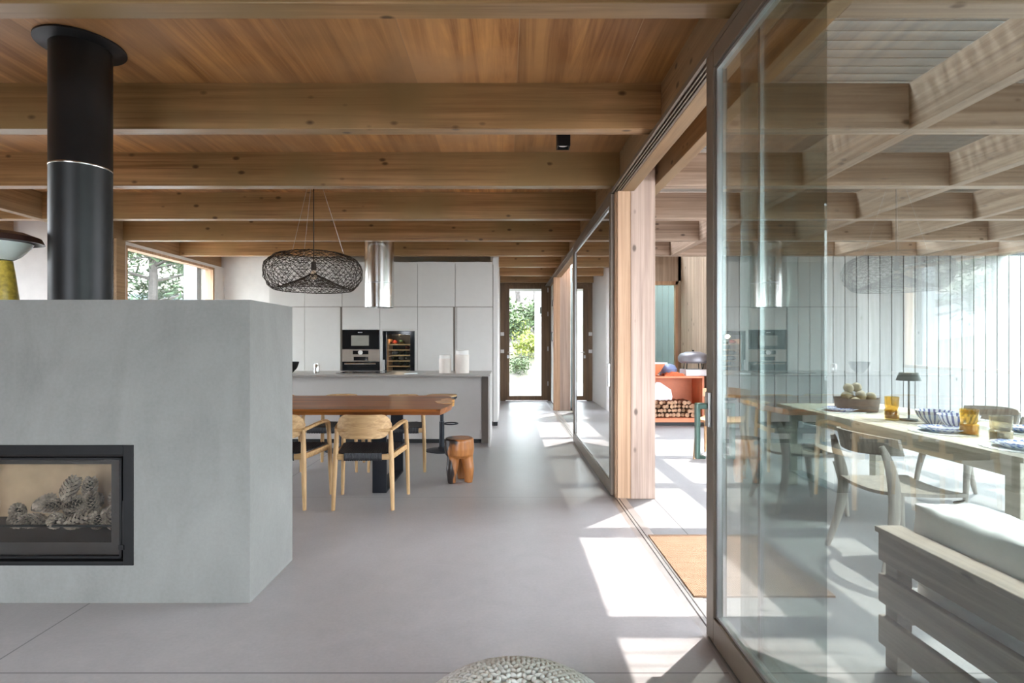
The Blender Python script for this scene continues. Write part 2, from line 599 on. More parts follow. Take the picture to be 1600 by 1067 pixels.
# ================================================================== THE SETTING
CEIL, BB = 3.0, 2.705            # ceiling height, underside of the cross beams
XL = -5.13                       # kitchen window wall
struct('floor', MB().box(-8.4, 0.90, -3.4, 13.0, -0.2, 0.0), M['floor'])
tr = MB()
tr.box(0.90, 0.940, -3.4, 13.0, -0.2, 0.0)
tr.box(0.940, 0.948, -3.4, 13.0, -0.2, -0.012)
tr.box(0.948, 0.966, -3.4, 13.0, -0.2, 0.001)
tr.box(0.966, 0.974, -3.4, 13.0, -0.2, -0.012)
tr.box(0.974, 1.03, -3.4, 13.0, -0.2, 0.0)
struct('trim_1', tr, M['alu'], label='aluminium floor track of the sliding glass doors', cat='track')
struct('floor_patio', MB().box(1.03, 9.0, -3.4, 10.7, -0.2, -0.002), M['patio'])
struct('ceiling', MB().prism([(-8.5, -3.4), (1.39, -3.4), (1.39, 13.0), (-5.39, 13.0), (-5.39, 7.46), (-8.5, 7.46)], CEIL, 3.3), M['ceiling'])

# cross beams of the room
fronts = [-1.60, -0.31, 0.98, 2.247] + [3.566 + 1.2925 * k for k in range(0, 8)]
for i, y in enumerate(fronts):
    x0 = -8.2 if i < 7 else (XL if i < 9 else -0.12)
    struct('ceiling_beam', MB().box(x0, 1.0, y, y + (0.11 if i == 3 else 0.102), BB, CEIL + 0.01), M['beam_x'], bevel=0.004)
# beams along the house
for xa, xb in ((XL - 0.1, XL), (XL - 1.39, XL - 1.29)):
    y1 = 10.03 if xb == XL else 7.25
    struct('ceiling_beam', MB().box(xa, xb, -3.3, y1, BB - 0.003, CEIL + 0.01), M['beam_y'], bevel=0.004)
struct('ceiling_beam', MB().box(1.0, 1.10, -3.3, 13.0, 2.63, CEIL + 0.01), M['beam_y'], bevel=0.004)
struct('ceiling_beam', MB().box(1.306, 1.40, -3.3, 10.5, BB, CEIL + 0.02), M['beam_y'], bevel=0.004)
hd = MB()
hd.box(0.916, 1.0, -3.3, 13.0, 2.648, 2.66)
hd.box(0.916, 0.930, -3.3, 13.0, 2.632, 2.648)
hd.box(0.945, 0.953, -3.3, 13.0, 2.632, 2.648)
hd.box(0.966, 0.974, -3.3, 13.0, 2.632, 2.648)
hd.box(0.985, 1.0, -3.3, 13.0, 2.632, 2.648)
struct('trim_2', hd, M['frame'], label='head track of the sliding glass doors', cat='track')

# posts on the glass line
for y in (4.75, 10.95):
    struct('wood_post', MB().box(1.0725, 1.279, y, y + 0.2, -0.002, CEIL), M['post'], bevel=0.003)
    j = MB().box(0.958, 1.0725, y + 0.005, y + 0.15, 0.0, 2.632)
    j.box(0.945, 0.958, y + 0.03, y + 0.09, 0.0, 2.632)
    struct('door_jamb', j, M['jamb'], bevel=0.002)

# walls
wl = MB()
wl.box(XL - 0.25, XL, 7.45, 7.51, 0, BB - 0.004)
wl.box(XL - 0.25, XL, 9.81, 10.13, 0, BB - 0.004)
wl.box(XL - 0.25, XL, 7.51, 9.81, 0, 0.9)
wl.box(XL - 0.25, XL, 7.51, 9.81, 2.66, BB - 0.004)
wl.box(XL - 0.25, XL - 0.105, 7.45, 10.13, BB - 0.004, CEIL)
struct('wall_left', wl, M['white_wall'])
struct('trim_3', MB().box(XL - 0.08, XL + 0.02, 7.30, 7.47, 0, BB), M['beam_y'], label='brown timber post beside the kitchen window', cat='post')
struct('wall_alcove', MB().box(-8.4, XL - 0.02, 7.30, 7.45, 0, CEIL), M['white_wall'])
wf = MB()
wf.box(-8.4, -8.2, -3.4, 2.6, 0, CEIL)
wf.box(-8.4, -8.2, 6.4, 7.45, 0, CEIL)
wf.box(-8.4, -8.2, 2.6, 6.4, 2.7, CEIL)
struct('wall_far_left', wf, M['white_wall'])
wb = MB()
wb.box(-8.4, -4.0, -3.4, -3.2, 0, CEIL)
wb.box(-8.4, 1.39, -3.4, -3.2, 2.75, CEIL)
wb.box(-1.6, 1.39, -3.4, -3.2, 0, 2.75)
struct('wall_back', wb, M['door_wood'])  # unseen wall, made dark to cut light and reflection on the fireplace front
struct('wall_kitchen', MB().box(XL - 0.25, -0.2, 10.13, 10.3, 0, CEIL), M['white_wall'])
struct('wall_corridor', MB().box(-0.26, -0.125, 9.56, 12.8, 0, CEIL), M['white_wall'])
we = MB()
we.box(-0.26, -0.03, 12.8, 13.0, 0, CEIL)
we.box(1.005, 1.25, 12.8, 13.0, 0, CEIL)
we.box(-0.05, 1.02, 12.8, 13.0, 2.70, CEIL)
struct('wall_end', we, M['door_wood'])
struct('wall_right', MB().box(1.045, 1.26, 11.15, 12.8, 0, CEIL), M['white_wall'])
struct('wall_outside_left', MB().box(-5.62, -5.39, 9.70, 10.3, 0, 3.2), M['far_wall'])

# ---- kitchen window
w1 = sroot('window_1', (XL - 0.1, 7.51, 0.9))
f = MB()
f.box(-0.05, 0.09, 0, 0.05, 0, 1.76)
f.box(-0.05, 0.09, 2.25, 2.30, 0, 1.76)
f.box(-0.05, 0.09, 0, 2.30, 0, 0.05)
f.box(-0.05, 0.09, 0, 2.30, 1.72, 1.76)
f.build('window_frame', M['jamb'], w1, 0.003)
MB().box(0.0, 0.02, 0.05, 2.25, 0.05, 1.72).build('glass_pane', M['glass'], w1)
# ---- unseen openings behind the camera and far left, added and sized for daylight
w2 = sroot('unseen_window_2', (-8.3, 2.6, 0))
f = MB()
for y in (0, 1.87, 3.74):
    f.box(-0.04, 0.04, y, y + 0.06, 0, 2.7)
f.box(-0.04, 0.04, 0, 3.8, 2.64, 2.7)
f.box(-0.04, 0.04, 0, 3.8, 0, 0.06)
f.build('window_frame', M['frame'], w2)
w3 = sroot('unseen_window_3', (-4.0, -3.3, 0))
f = MB()
for x in (0, 1.165, 2.33):
    f.box(x, x + 0.07, -0.04, 0.04, 0, 2.75)
f.box(0, 2.40, -0.04, 0.04, 2.68, 2.75)
f.build('window_frame', M['frame'], w3)


# ---- sliding glass doors
def slider(name, y0, y1, x0, z1=2.631, hand=None):
    r = sroot(name, (x0, y0, 0))
    L = y1 - y0
    d = 0.062
    f = MB()
    f.box(0, d, 0, 0.085, 0.004, z1)
    f.box(0, d, L - 0.085, L, 0.004, z1)
    f.box(0, d, 0.085, L - 0.085, 0.004, 0.117)
    f.box(0, d, 0.085, L - 0.085, z1 - 0.085, z1)
    f.build('door_frame', M['frame'], r, 0.003)
    b = MB()
    for (ya, yb, za, zb) in ((0.085, 0.10, 0.117, z1 - 0.085), (L - 0.10, L - 0.085, 0.117, z1 - 0.085),
                             (0.10, L - 0.10, 0.117, 0.130), (0.10, L - 0.10, z1 - 0.098, z1 - 0.085)):
        b.box(0.012, 0.05, ya, yb, za, zb)
    b.build('glazing_bead', M['alu'], r)
    MB().box(0.022, 0.030, 0.095, L - 0.095, 0.125, z1 - 0.092).build('glass_pane', M['door_glass'], r)
    return r, L


d1, L1 = slider('door_1', -2.6, 2.536, 0.916)
d2, L2 = slider('door_2', 4.84, 7.545, 0.916)
# lever pull on the near door
lk = MB().box(-0.014, 0.0, L1 - 0.066, L1 - 0.022, 0.955, 1.11)
pl = lk.build('lock_plate', M['alu'], d1, 0.003)
hp = MB()
hp.box(-0.062, -0.014, L1 - 0.058, L1 - 0.034, 1.035, 1.062)
hp.box(-0.066, -0.046, L1 - 0.062, L1 - 0.030, 0.815, 1.062)
hp.box(-0.066, -0.022, L1 - 0.062, L1 - 0.030, 0.812, 0.826)
h = hp.build('pull_handle', M['teal_metal'], d1, 0.006)
h['label'] = 'grey-green pull handle'
hp = MB()
hp.box(-0.018, 0.0, 0.02, 0.06, 0.95, 1.15)
hp.build('lock_plate', M['alu'], d2, 0.003)
# parked glass leaf behind the near door
gp = sroot('door_4', (0.996, 1.735, 0))
MB().box(0.0, 0.008, 0.0, 0.62, 0.01, 2.62).build('glass_pane', M['glass_tint'], gp)
MB().box(-0.004, 0.012, 0.43, 0.45, 0.01, 2.62).build('meeting_strip', M['alu'], gp)

# ---- end door
d3 = sroot('door_3', (0.0, 12.8, 0))
f = MB()
f.box(-0.03, 0.0, -0.02, 0.12, 0, 2.70)
f.box(0.975, 1.005, -0.02, 0.12, 0, 2.70)
f.box(-0.03, 1.005, -0.02, 0.12, 2.675, 2.70)
f.build('door_frame', M['door_wood'], d3)
f = MB()
f.box(0.0, 0.088, 0, 0.07, 0.01, 2.675)
f.box(0.826, 0.975, 0, 0.07, 0.01, 2.675)
f.box(0.088, 0.826, 0, 0.07, 0.01, 0.113)
f.box(0.088, 0.826, 0, 0.07, 2.583, 2.675)
f.build('door_leaf', M['door_wood'], d3, 0.004)
MB().box(0.08, 0.834, 0.03, 0.04, 0.105, 2.59).build('glass_pane', M['glass_clear'], d3)
h = MB()
h.tube([(0.06, 0.0, 1.12), (0.06, -0.05, 1.12), (0.17, -0.05, 1.12)], 0.009, 8)
h.box(0.035, 0.075, -0.012, 0, 0.98, 1.05)
h.build('lever_handle', M['alu'], d3)
for z in (0.35, 1.15, 1.95, 2.5):
    MB().box(0.965, 0.985, -0.03, 0, z, z + 0.1).build('hinge', M['alu'], d3)

# ---- patio pergola, walls
for k in range(-3, 5):
    y = (2.253 + 1.2925 * (k + 1)) if k < 0 else 3.566 + 1.2925 * k
    struct('pergola_beam', MB().box(1.40, 7.9, y, y + 0.102, BB, CEIL), M['patio_beam_x'], bevel=0.004)
for x in (2.59, 3.88, 5.17, 6.46, 7.75):
    struct('pergola_beam', MB().box(x, x + 0.10, -3.3, 8.736, BB - 0.002, CEIL - 0.002), M['patio_beam_y'], bevel=0.004)
lv = MB()
y = -3.2
while y < 10.5:
    xe = 7.9 if y < 8.6 else 3.35
    v = []
    for (dy, z) in ((0, 3.004), (0.006, 3.004), (0.006 + 0.355 * 0.24, 3.244), (0.355 * 0.24, 3.244)):
        v.append((y + dy, z))
    a = [lv.bm.verts.new((1.39, p[0], p[1])) for p in v]
    b = [lv.bm.verts.new((xe, p[0], p[1])) for p in v]
    for i in range(4):
        lv.bm.faces.new((a[i], a[(i + 1) % 4], b[(i + 1) % 4], b[i]))
    lv.bm.faces.new(a[::-1])
    lv.bm.faces.new(b)
    y += 0.095
struct('ceiling_patio', lv, M['louvre'], label='thin brown louvre slats roofing the patio pergola', cat='roof')

pw = MB()
x = 3.32
while x < 8.9:
    pw.box(x, x + 0.1845 - 0.012, 8.75, 8.775, 0, BB)
    x += 0.1845
struct('wall_patio', pw, M['plank_grey'], bevel=0.002)
struct('wall_patio_backing', MB().box(3.34, 8.9, 8.778, 8.90, 0, BB + 0.3), M['dark'])
pw = MB()
y = 8.78
while y < 10.45:
    pw.box(3.30, 3.325, y, y + 0.115, 0, CEIL + 0.3)
    y += 0.12
pw.box(3.326, 3.34, 8.78, 10.5, 0, CEIL + 0.3)
struct('wall_recess', pw, M['plank_warm'], bevel=0.002)
rb = MB()
rb.box(1.28, 2.72, 10.5, 10.65, 0, 0.3)
rb.box(1.28, 3.4, 10.5, 10.65, 2.50, CEIL + 0.3)
rb.box(3.26, 3.4, 10.5, 10.65, 0, CEIL)
struct('wall_recess_back', rb, M['plank_warm'])
w4 = sroot('window_4', (1.28, 10.55, 0.3))
f = MB()
f.box(1.93, 1.98, -0.05, 0.05, 0, 2.2)
f.box(0, 1.98, -0.05, 0.05, 2.13, 2.2)
f.box(0, 0.05, -0.05, 0.05, 0, 2.2)
f.build('window_frame', M['jamb'], w4)
MB().box(0.05, 1.93, 0, 0.02, 0, 2.13).build('glass_pane', M['teal_glass'], w4)
# grey green corrugated wall seen through that window
cw = MB()
x = 1.0
while x < 5.2:
    cw.box(x, x + 0.11, 11.6, 11.63, 0, 2.9)
    x += 0.12
struct('wall_outhouse', cw, plain('grey_green_boards', (0.11, 0.13, 0.125), 0.7))

# ---- outside beyond the end door
struct('floor_entrance', MB().box(-1.2, 2.0, 13.0, 19.0, -0.2, -0.01), concrete('entrance_concrete', (0.06, 0.06, 0.063), 0.12, 0.7))
struct('wall_entrance', MB().box(0.97, 1.15, 13.02, 18.6, 0, 2.95), plain('pale_render', (0.15, 0.15, 0.15), 0.8, 0, 0.04))
struct('ceiling_entrance', MB().box(-1.5, 2.0, 13.0, 14.9, 2.72, 2.95), M['white_wall'])


def gz(x, y):
    d = max(0.0, y - 19.0)
    dl = max(0.0, -x - 8.6)
    return -0.25 + 0.25 * d - 0.0012 * d * d + 0.11 * dl


def terrain():
    bm = bmesh.new()
    nx, ny = 60, 70
    vs = []
    for j in range(ny + 1):
        row = []
        for i in range(nx + 1):
            x = -45 + 90 * i / nx
            y = -20 + 110 * j / ny
            d = max(0.0, y - 19.0)
            dl = max(0.0, -x - 8.6)
            z = gz(x, y)
            if d > 0 or dl > 0:
                z += 0.35 * noise.noise(Vector((x * 0.15, y * 0.15, 0))) * min(1, (d + dl) / 4)
            row.append(bm.verts.new((x, y, z)))
        vs.append(row)
    for j in range(ny):
        for i in range(nx):
            bm.faces.new((vs[j][i], vs[j][i + 1], vs[j + 1][i + 1], vs[j + 1][i]))
    mb = MB()
    mb.bm.free()
    mb.bm = bm
    return mb


struct('ground', terrain(), M['ground'], smooth=True, angle=80)

# ================================================================== FIREPLACE
fp = thing('fireplace', 'grey concrete fireplace block with glass firebox and black flue rising to the ceiling', 'fireplace', (-2.4, 2.843, 0))
X0, X1, D, H = -1.35, 1.091, 0.567, 1.552       # block, local
ox0, ox1, oz0, oz1 = -0.72, 0.497, 0.193, 0.809  # firebox opening
b = MB()
b.box(X0, ox0, 0, D, 0.0, H)
b.box(ox1, X1, 0, D, 0.0, H)
b.box(ox0, ox1, 0, D, oz1, H)
b.box(ox0, ox1, 0, D, 0.0, oz0)
b.box(ox0, ox1, D - 0.04, D, oz0, oz1)
bo = b.build('concrete_block', M['fireplace'], fp)
f = MB()
fw = 0.052
f.box(ox0, ox0 + fw, -0.006, 0.05, oz0, oz1)
f.box(ox1 - fw, ox1, -0.006, 0.05, oz0, oz1)
f.box(ox0 + fw, ox1 - fw, -0.006, 0.05, oz1 - fw, oz1)
f.box(ox0 + fw, ox1 - fw, -0.006, 0.05, oz0, oz0 + 0.022)
f.build('insert_frame', M['black_steel'], fp, 0.003)
dx0, dx1, dz0, dz1 = ox0 + 0.062, ox1 - 0.066, oz0 + 0.032, oz1 - 0.066
dr = MB()
t = 0.012
dr.box(dx0, dx0 + t, 0.004, 0.03, dz0, dz1)
dr.box(dx1 - t, dx1, 0.004, 0.03, dz0, dz1)
dr.box(dx0, dx1, 0.004, 0.03, dz1 - t, dz1)
dr.box(dx0, dx1, 0.004, 0.03, dz0, dz0 + t)
dro = dr.build('firebox_door', M['black_steel'], fp, 0.002)
MB().box(dx0 + t, dx1 - t, 0.012, 0.017, dz0 + t, dz1 - t).build('glass_pane', M['glass_clear'], dro)
hg = MB()
hg.tube([(dx1 + 0.012, 0.0, dz0 + 0.05), (dx1 + 0.012, 0.0, dz1 - 0.22)], 0.005, 8)
hg.box(dx1 - 0.004, dx1 + 0.022, -0.012, 0.01, dz0 + 0.05, dz0 + 0.075)
hg.build('door_latch', M['black_steel'], dro)
# inside
ln = MB()
ln.box(ox0, ox1, D - 0.09, D - 0.041, oz0, oz1)
ln.box(ox0, ox0 + 0.10, 0.10, D - 0.09, oz0, oz1)
ln.build('back_lining', M['beige'], fp)
ln = MB()
ln.box(ox1 - 0.15, ox1, 0.05, D - 0.09, oz0, oz1)
ln.box(ox0 + 0.1, ox1 - 0.15, 0.05, D - 0.09, oz1 - 0.11, oz1)
ln.box(ox0 + 0.1, ox1 - 0.15, 0.05, D - 0.09, oz0, oz0 + 0.10)
ln.build('dark_lining', plain('dark_brown_lining', (0.018, 0.011, 0.009), 0.7, 0, 0.2), fp)  # one very dark brown for the side, top and base of the firebox
MB().box(0.17, 0.27, D - 0.13, D - 0.09, oz0 + 0.1, oz1 - 0.11).build('baffle_post', M['black_steel'], fp)
MB().tube([(ox0 + 0.12, 0.11, oz0 + 0.165), (ox1 - 0.16, 0.11, oz0 + 0.165)], 0.007, 8).build('log_guard', M['black_steel'], fp)
# flue
fl = MB().lathe([(0.0, H), (0.147, H), (0.147, 2.30), (0.1485, 2.302), (0.1485, 2.312), (0.147, 2.314), (0.147, 2.992), (0, 2.992)],
                (0.018, 0.275, 0), 56)
flo = fl.build('flue_pipe', M['flue'], fp, smooth=True)
MB().lathe([(0.1475, 2.300), (0.1492, 2.303), (0.1492, 2.309), (0.1475, 2.312)], (0.018, 0.275, 0), 56).build('seam_ring', M['steel'], flo, smooth=True)
MB().lathe([(0.147, 2.975), (0.215, 2.988), (0.215, 2.998), (0.147, 2.998)], (0.018, 0.275, 0), 56, close=True).build('ceiling_collar', M['flue'], flo, smooth=True)


# pine cones in the firebox
def cone_mesh():
    mb = MB()
    L, Rm = 0.062, 0.034
    mb.blob((0, 0, 0), (Rm * 0.62, Rm * 0.62, L * 0.85), 8, 6)
    for f_ in mb.bm.faces:
        f_.material_index = 1
    n = 78
    for i in range(n):
        tt = (i + 0.5) / n
        z = -L + 2 * L * tt
        r = Rm * math.sqrt(max(0.05, 1 - (z / L) ** 2)) * (1.0 if tt < 0.5 else 1.0 - 0.25 * (tt - 0.5))
        a = i * 2.39996
        m = Matrix.Translation((math.cos(a) * r * 0.75, math.sin(a) * r * 0.75, z)) @ Matrix.Rotation(a, 4, 'Z') @ Matrix.Rotation(-0.55, 4, 'Y')
        w = 0.0125 * (0.6 + 0.4 * r / Rm)
        vs = [m @ Vector(p) for p in ((0, -w * 0.6, -0.002), (0, w * 0.6, -0.002), (0.019, w, 0.002), (0.028, 0, 0.007), (0.019, -w, 0.002),
                                      (0.020, 0, 0.011))]
        v = [mb.bm.verts.new(p) for p in vs]
        for q in ((0, 1, 2, 3, 4), (0, 5, 1), (1, 5, 2), (2, 5, 3), (3, 5, 4), (4, 5, 0)):
            mb.bm.faces.new([v[k] for k in q])
    return mb


M['shaded_cone_core'] = plain('shaded_cone_core', (0.025, 0.016, 0.012), 0.9)  # shade between the scales put into a near-black core
CONES = [(0.02, 0.17, 0.375, 1.5, 0.3), (-0.10, 0.18, 0.37, 1.4, -0.4), (0.12, 0.19, 0.365, 1.2, 1.0), (0.24, 0.18, 0.365, 0.6, 0.3),
         (0.31, 0.21, 0.37, 0.2, 0.6), (-0.22, 0.2, 0.365, 1.5, 0.5), (-0.02, 0.21, 0.445, 1.5, -0.2), (0.08, 0.215, 0.45, 1.3, 0.7),
         (0.17, 0.23, 0.45, 0.3, 0.2), (0.03, 0.25, 0.52, 0.5, 1.2), (0.125, 0.275, 0.515, 0.2, 0.5), (-0.12, 0.25, 0.44, 1.2, 1.4),
         (0.27, 0.29, 0.45, 0.8, 0.2), (0.32, 0.32, 0.44, 0.3, 1.0), (-0.28, 0.28, 0.38, 0.8, 0.2), (0.21, 0.30, 0.37, 1.5, 1.0),
         (0.0, 0.31, 0.40, 0.4, 0.1), (0.10, 0.33, 0.42, 1.0, 0.4)]
c0 = None
for i, (x, y, z, ax, az) in enumerate(CONES):
    if c0 is None:
        c0 = cone_mesh().build('pine_cone', [M['cone'], M['shaded_cone_core']])
        o = c0
    else:
        o = c0.copy()
        COL.objects.link(o)
    o.location = (-2.4 + x - 0.06, 2.843 + y, z - 0.005)
    o.rotation_euler = (ax, 0.2 * ax, az * 2)
    s = R.uniform(0.9, 1.15)
    o.scale = (s, s, s)
    tag(o, 'brown open pine cone in the pile behind the firebox glass', 'pine cone', 'pine cones in the firebox')

# lamp at the left end of the mantel
lp = thing('table_lamp', 'mottled yellow glass table lamp with dark brown hood standing on the concrete fireplace', 'lamp', (-2.80, 3.10, 1.552))
MB().lathe([(0.0, 0.0), (0.066, 0.0), (0.068, 0.02), (0.048, 0.18), (0.040, 0.235), (0.0, 0.24)], seg=32).build('lamp_base', M['yellow'], lp, smooth=True)
MB().lathe([(0.042, 0.24), (0.075, 0.262), (0.12, 0.315), (0.13, 0.335), (0.125, 0.335), (0.07, 0.268), (0.038, 0.246)], seg=36).build(
    'glass_shade', plain('frosted_glass', (0.72, 0.78, 0.74), 0.25), lp, smooth=True)
MB().lathe([(0.0, 0.40), (0.10, 0.395), (0.165, 0.37), (0.18, 0.338), (0.168, 0.338), (0.155, 0.362), (0.0, 0.38)], seg=40).build('lamp_hood', M['brown_shade'], lp, smooth=True)

# ================================================================== KITCHEN
CY = 8.90
cols = [-3.79, -3.22, -2.62, -2.015, -1.41, -0.81, -0.205]
names = ['leftmost tall off-white cabinet of the kitchen wall', 'second tall off-white cabinet, left of the microwave and oven',
         'tall off-white cabinet holding the microwave and steel oven', 'tall off-white cabinet holding the glass wine cooler',
         'tall off-white cabinet right of the wine cooler, behind the shorter canister', 'rightmost tall off-white cabinet, behind the taller canister']
G = 0.003
for i in range(6):
    a, bx = cols[i], cols[i + 1]
    w = bx - a
    c = thing('tall_cabinet', names[i], 'cabinet', (a + w / 2, CY, 0), 0, 'tall kitchen cabinets')
    h = w / 2
    cb = MB()
    cb.box(-h, h, 0.02, 0.65, 0.07, 2.60) if i not in (2, 3) else None
    if i in (2, 3):
        cb.box(-h, h, 0.02, 0.65, 1.545, 2.60)
        cb.box(-h, h, 0.02, 0.65, 0.07, 0.56)
        cb.box(-h, -h + 0.02, 0.02, 0.65, 0.56, 1.545)
        cb.box(h - 0.02, h, 0.02, 0.65, 0.56, 1.545)
        cb.box(-h, h, 0.60, 0.65, 0.56, 1.545)
    cb.build('cabinet_body', M['taupe'], c)
    MB().box(-h, h, 0.06, 0.6, 0.0, 0.07).build('toe_kick', M['dark'], c)
    MB().box(-h + G, h - G, 0, 0.02, 1.914, 2.63).build('upper_door', M['cabinet'], c, 0.002)
    if i in (2, 3):
        MB().box(-h + G, h - G, 0, 0.02, 1.545, 1.906).build('middle_door', M['cabinet'], c, 0.002)
        MB().box(-h + G, h - G, 0, 0.02, 0.075, 0.555).build('lower_door', M['cabinet'], c, 0.002)
        if i == 3:
            sr = MB()
            sr.box(-h + G, -h + 0.045, 0, 0.02, 0.56, 1.543)
            sr.box(h - 0.045, h - G, 0, 0.02, 0.56, 1.543)
            sr.box(-h + 0.045, h - 0.045, 0, 0.02, 1.525, 1.543)
            sr.build('face_frame', M['cabinet'], c)
    else:
        e = 0.028 if i >= 1 else 0
        MB().box(-h + G + (e if i == 5 else 0), h - G - (e if i in (1, 4) else 0), 0, 0.02, 0.075, 1.906).build('lower_door', M['cabinet'], c, 0.002)
        if e:
            xx = (-h + G, -h + e - 0.004) if i == 5 else (h - e + 0.004, h - G)
            MB().box(xx[0], xx[1], 0.012, 0.02, 0.075, 1.906).build('grip_rail', M['taupe'] if i != 5 else M['cabinet'], c)
struct('trim_4', MB().box(-0.200, -0.127, CY - 0.005, 9.55, 0.07, 2.700), M['cabinet'], label='white end panel of the tall kitchen cabinets', cat='panel', bevel=0.002)
struct('trim_5', MB().box(-0.195, -0.13, CY + 0.05, 9.5, 0.0, 0.07), M['dark'], label='black plinth under the white end panel', cat='plinth')

# microwave and oven
mcx = (cols[2] + cols[3]) / 2
mw = thing('microwave', 'black glass built-in microwave above the steel oven', 'microwave', (mcx, CY - 0.004, 1.232))
MB().box(-0.297, 0.297, 0.0, 0.5, 0, 0.308).build('microwave_body', M['black_gloss'], mw, 0.003)
MB().box(-0.155, 0.128, -0.003, 0.0, 0.055, 0.222).build('door_window', plain('grey_oven_window', (0.30, 0.29, 0.26), 0.12), mw)  # even grey pane, lighter than the black body
mk = MB()
for k in range(4):
    mk.box(-0.045 + k * 0.018, -0.033 + k * 0.018, -0.002, 0.0, 0.262, 0.276)
mk.build('badge', M['white'], mw)
ov = thing('oven', 'stainless steel oven with round dial below the black microwave', 'oven', (mcx, CY - 0.004, 0.565))
MB().box(-0.297, 0.297, 0.0, 0.5, 0.47, 0.664).build('control_panel', M['oven_steel'], ov, 0.002)
MB().box(-0.297, 0.297, 0.0, 0.5, 0.0, 0.468).build('oven_door', M['black_gloss'], ov, 0.002)
d = MB()
d.box(-0.13, 0.12, -0.003, 0.0, 0.585, 0.645)
d.box(-0.115, 0.115, -0.003, 0.0, 0.487, 0.545)
d.build('display', M['black_gloss'], ov)
MB().tube([(-0.005, -0.028, 0.615), (-0.005, 0.0, 0.615)], 0.034, 24).build('control_dial', M['white'], ov)
MB().tube([(-0.25, -0.045, 0.435), (0.25, -0.045, 0.435)], 0.012, 10).build('door_handle', M['steel'], ov)
# wine cooler
wx = (cols[3] + cols[4]) / 2
wc = thing('wine_cooler', 'black wine cooler with glass door and lit wooden shelves', 'wine cooler', (wx, CY - 0.006, 0.565))
s = MB()
s.box(-0.25, 0.25, 0.45, 0.5, 0.0, 0.955)
s.box(-0.25, -0.205, 0.03, 0.45, 0, 0.955)
s.box(0.195, 0.25, 0.03, 0.45, 0, 0.955)
s.box(-0.25, 0.25, 0.03, 0.45, 0.90, 0.955)
s.box(-0.25, 0.25, 0.03, 0.45, 0.0, 0.05)
s.build('cooler_body', M['black_steel'], wc)
f = MB()
f.box(-0.25, -0.195, 0.0, 0.03, 0.0, 0.955)
f.box(0.185, 0.25, 0.0, 0.03, 0.0, 0.955)
f.box(-0.195, 0.185, 0.0, 0.03, 0.905, 0.955)
f.box(-0.195, 0.185, 0.0, 0.03, 0.0, 0.05)
fo = f.build('door_frame', M['black_gloss'], wc, 0.002)
MB().box(-0.195, 0.185, 0.012, 0.018, 0.05, 0.905).build('glass_pane', M['glass_clear'], fo)
MB().box(-0.245, -0.220, -0.04, 0.0, 0.33, 0.50).build('door_handle', M['alu'], fo, 0.003)
MB().box(-0.204, -0.175, 0.06, 0.40, 0.05, 0.83).build('lit_side_strip', plain('orange_lit_side', (0.55, 0.27, 0.12), 0.5), wc)  # orange light on the left inner side put into this strip's colour
for k in range(8):
    z = 0.12 + k * 0.0875
    MB().box(-0.19, 0.185, 0.04, 0.40, z, z + 0.016).build('wine_shelf', M['oak_x'], wc)
wl_ = bpy.data.lights.new('cooler_lamp', 'POINT')
wl_.energy = 1.2
wl_.color = (1.0, 0.75, 0.5)
wl_.shadow_soft_size = 0.03
wlo = bpy.data.objects.new('cooler_lamp', wl_)
wlo.location = (0.0, 0.10, 0.87)
COL.objects.link(wlo)
wlo.parent = wc
wbm = None
wcol = [(0.03, 0.05, 0.03), (0.20, 0.03, 0.02), (0.35, 0.33, 0.30)]
BOT = {}
for ci, cc in enumerate(wcol):
    BOT[ci] = plain('bottle_glass_' + 'abc'[ci], cc, 0.15)
for k in range(8):
    for q in range(3):
        if R.random() < 0.35:
            continue
        bt = MB().tube([(0, 0.0, 0), (0, 0.06, 0), (0, 0.10, 0), (0, 0.30, 0)], [0.013, 0.014, 0.034, 0.034], 12)
        o = bt.build('wine_bottle', BOT[R.choice((0, 0, 1, 2))], None, smooth=True)
        o.location = (wx - 0.11 + q * 0.11, CY + 0.05, 0.565 + 0.12 + k * 0.0875 + 0.0165 + 0.034)
        tag(o, 'bottle lying on a wooden shelf inside the wine cooler', 'bottle', 'bottles in the wine cooler')

# island
isl = thing('kitchen_island', 'warm grey kitchen island with thin worktop and open end leg', 'kitchen island', (-2.1, 7.1, 0))
ix0, ix1 = -1.75, 1.902
MB().box(ix0, ix1, 0.0, 1.05, 0.903, 0.925).build('worktop', M['worktop'], isl, 0.002)
MB().box(ix0, 1.78, 0.26, 1.0, 0.06, 0.902).build('island_body', M['island'], isl, 0.002)
MB().box(1.782, 1.872, 0.27, 1.0, 0.0, 0.902).build('dark_end_strip', M['taupe'], isl)  # darker full-height strip between island body and side leg
MB().box(1.878, 1.902, 0.0, 1.05, 0.0, 0.902).build('side_leg', M['island'], isl, 0.002)
MB().box(ix0, 1.76, 0.30, 0.95, 0.0, 0.06).build('plinth', M['dark'], isl)
hb = tag(MB().box(-2.27, -1.62, 7.42, 7.92, 0.9252, 0.931).build('hob', M['black_gloss'], None, 0.002),
         'black glass hob set on the kitchen island worktop', 'hob')
WT = 0.9254


def canister(x, y, r, h, label):
    c = thing('canister', label, 'canister', (x, y, WT), 0, 'cream canisters on the island')
    MB().lathe([(0, 0), (r * 0.96, 0), (r, 0.01), (r, h * 0.80), (r * 0.97, h * 0.81), (0, h * 0.81)], seg=32).build('canister_body', M['canister'], c, smooth=True)
    MB().lathe([(0, h * 0.812), (r * 0.93, h * 0.812), (r * 0.93, h * 0.99), (r * 0.88, h), (0, h)], seg=32).build('lid', M['white'], c, smooth=True)


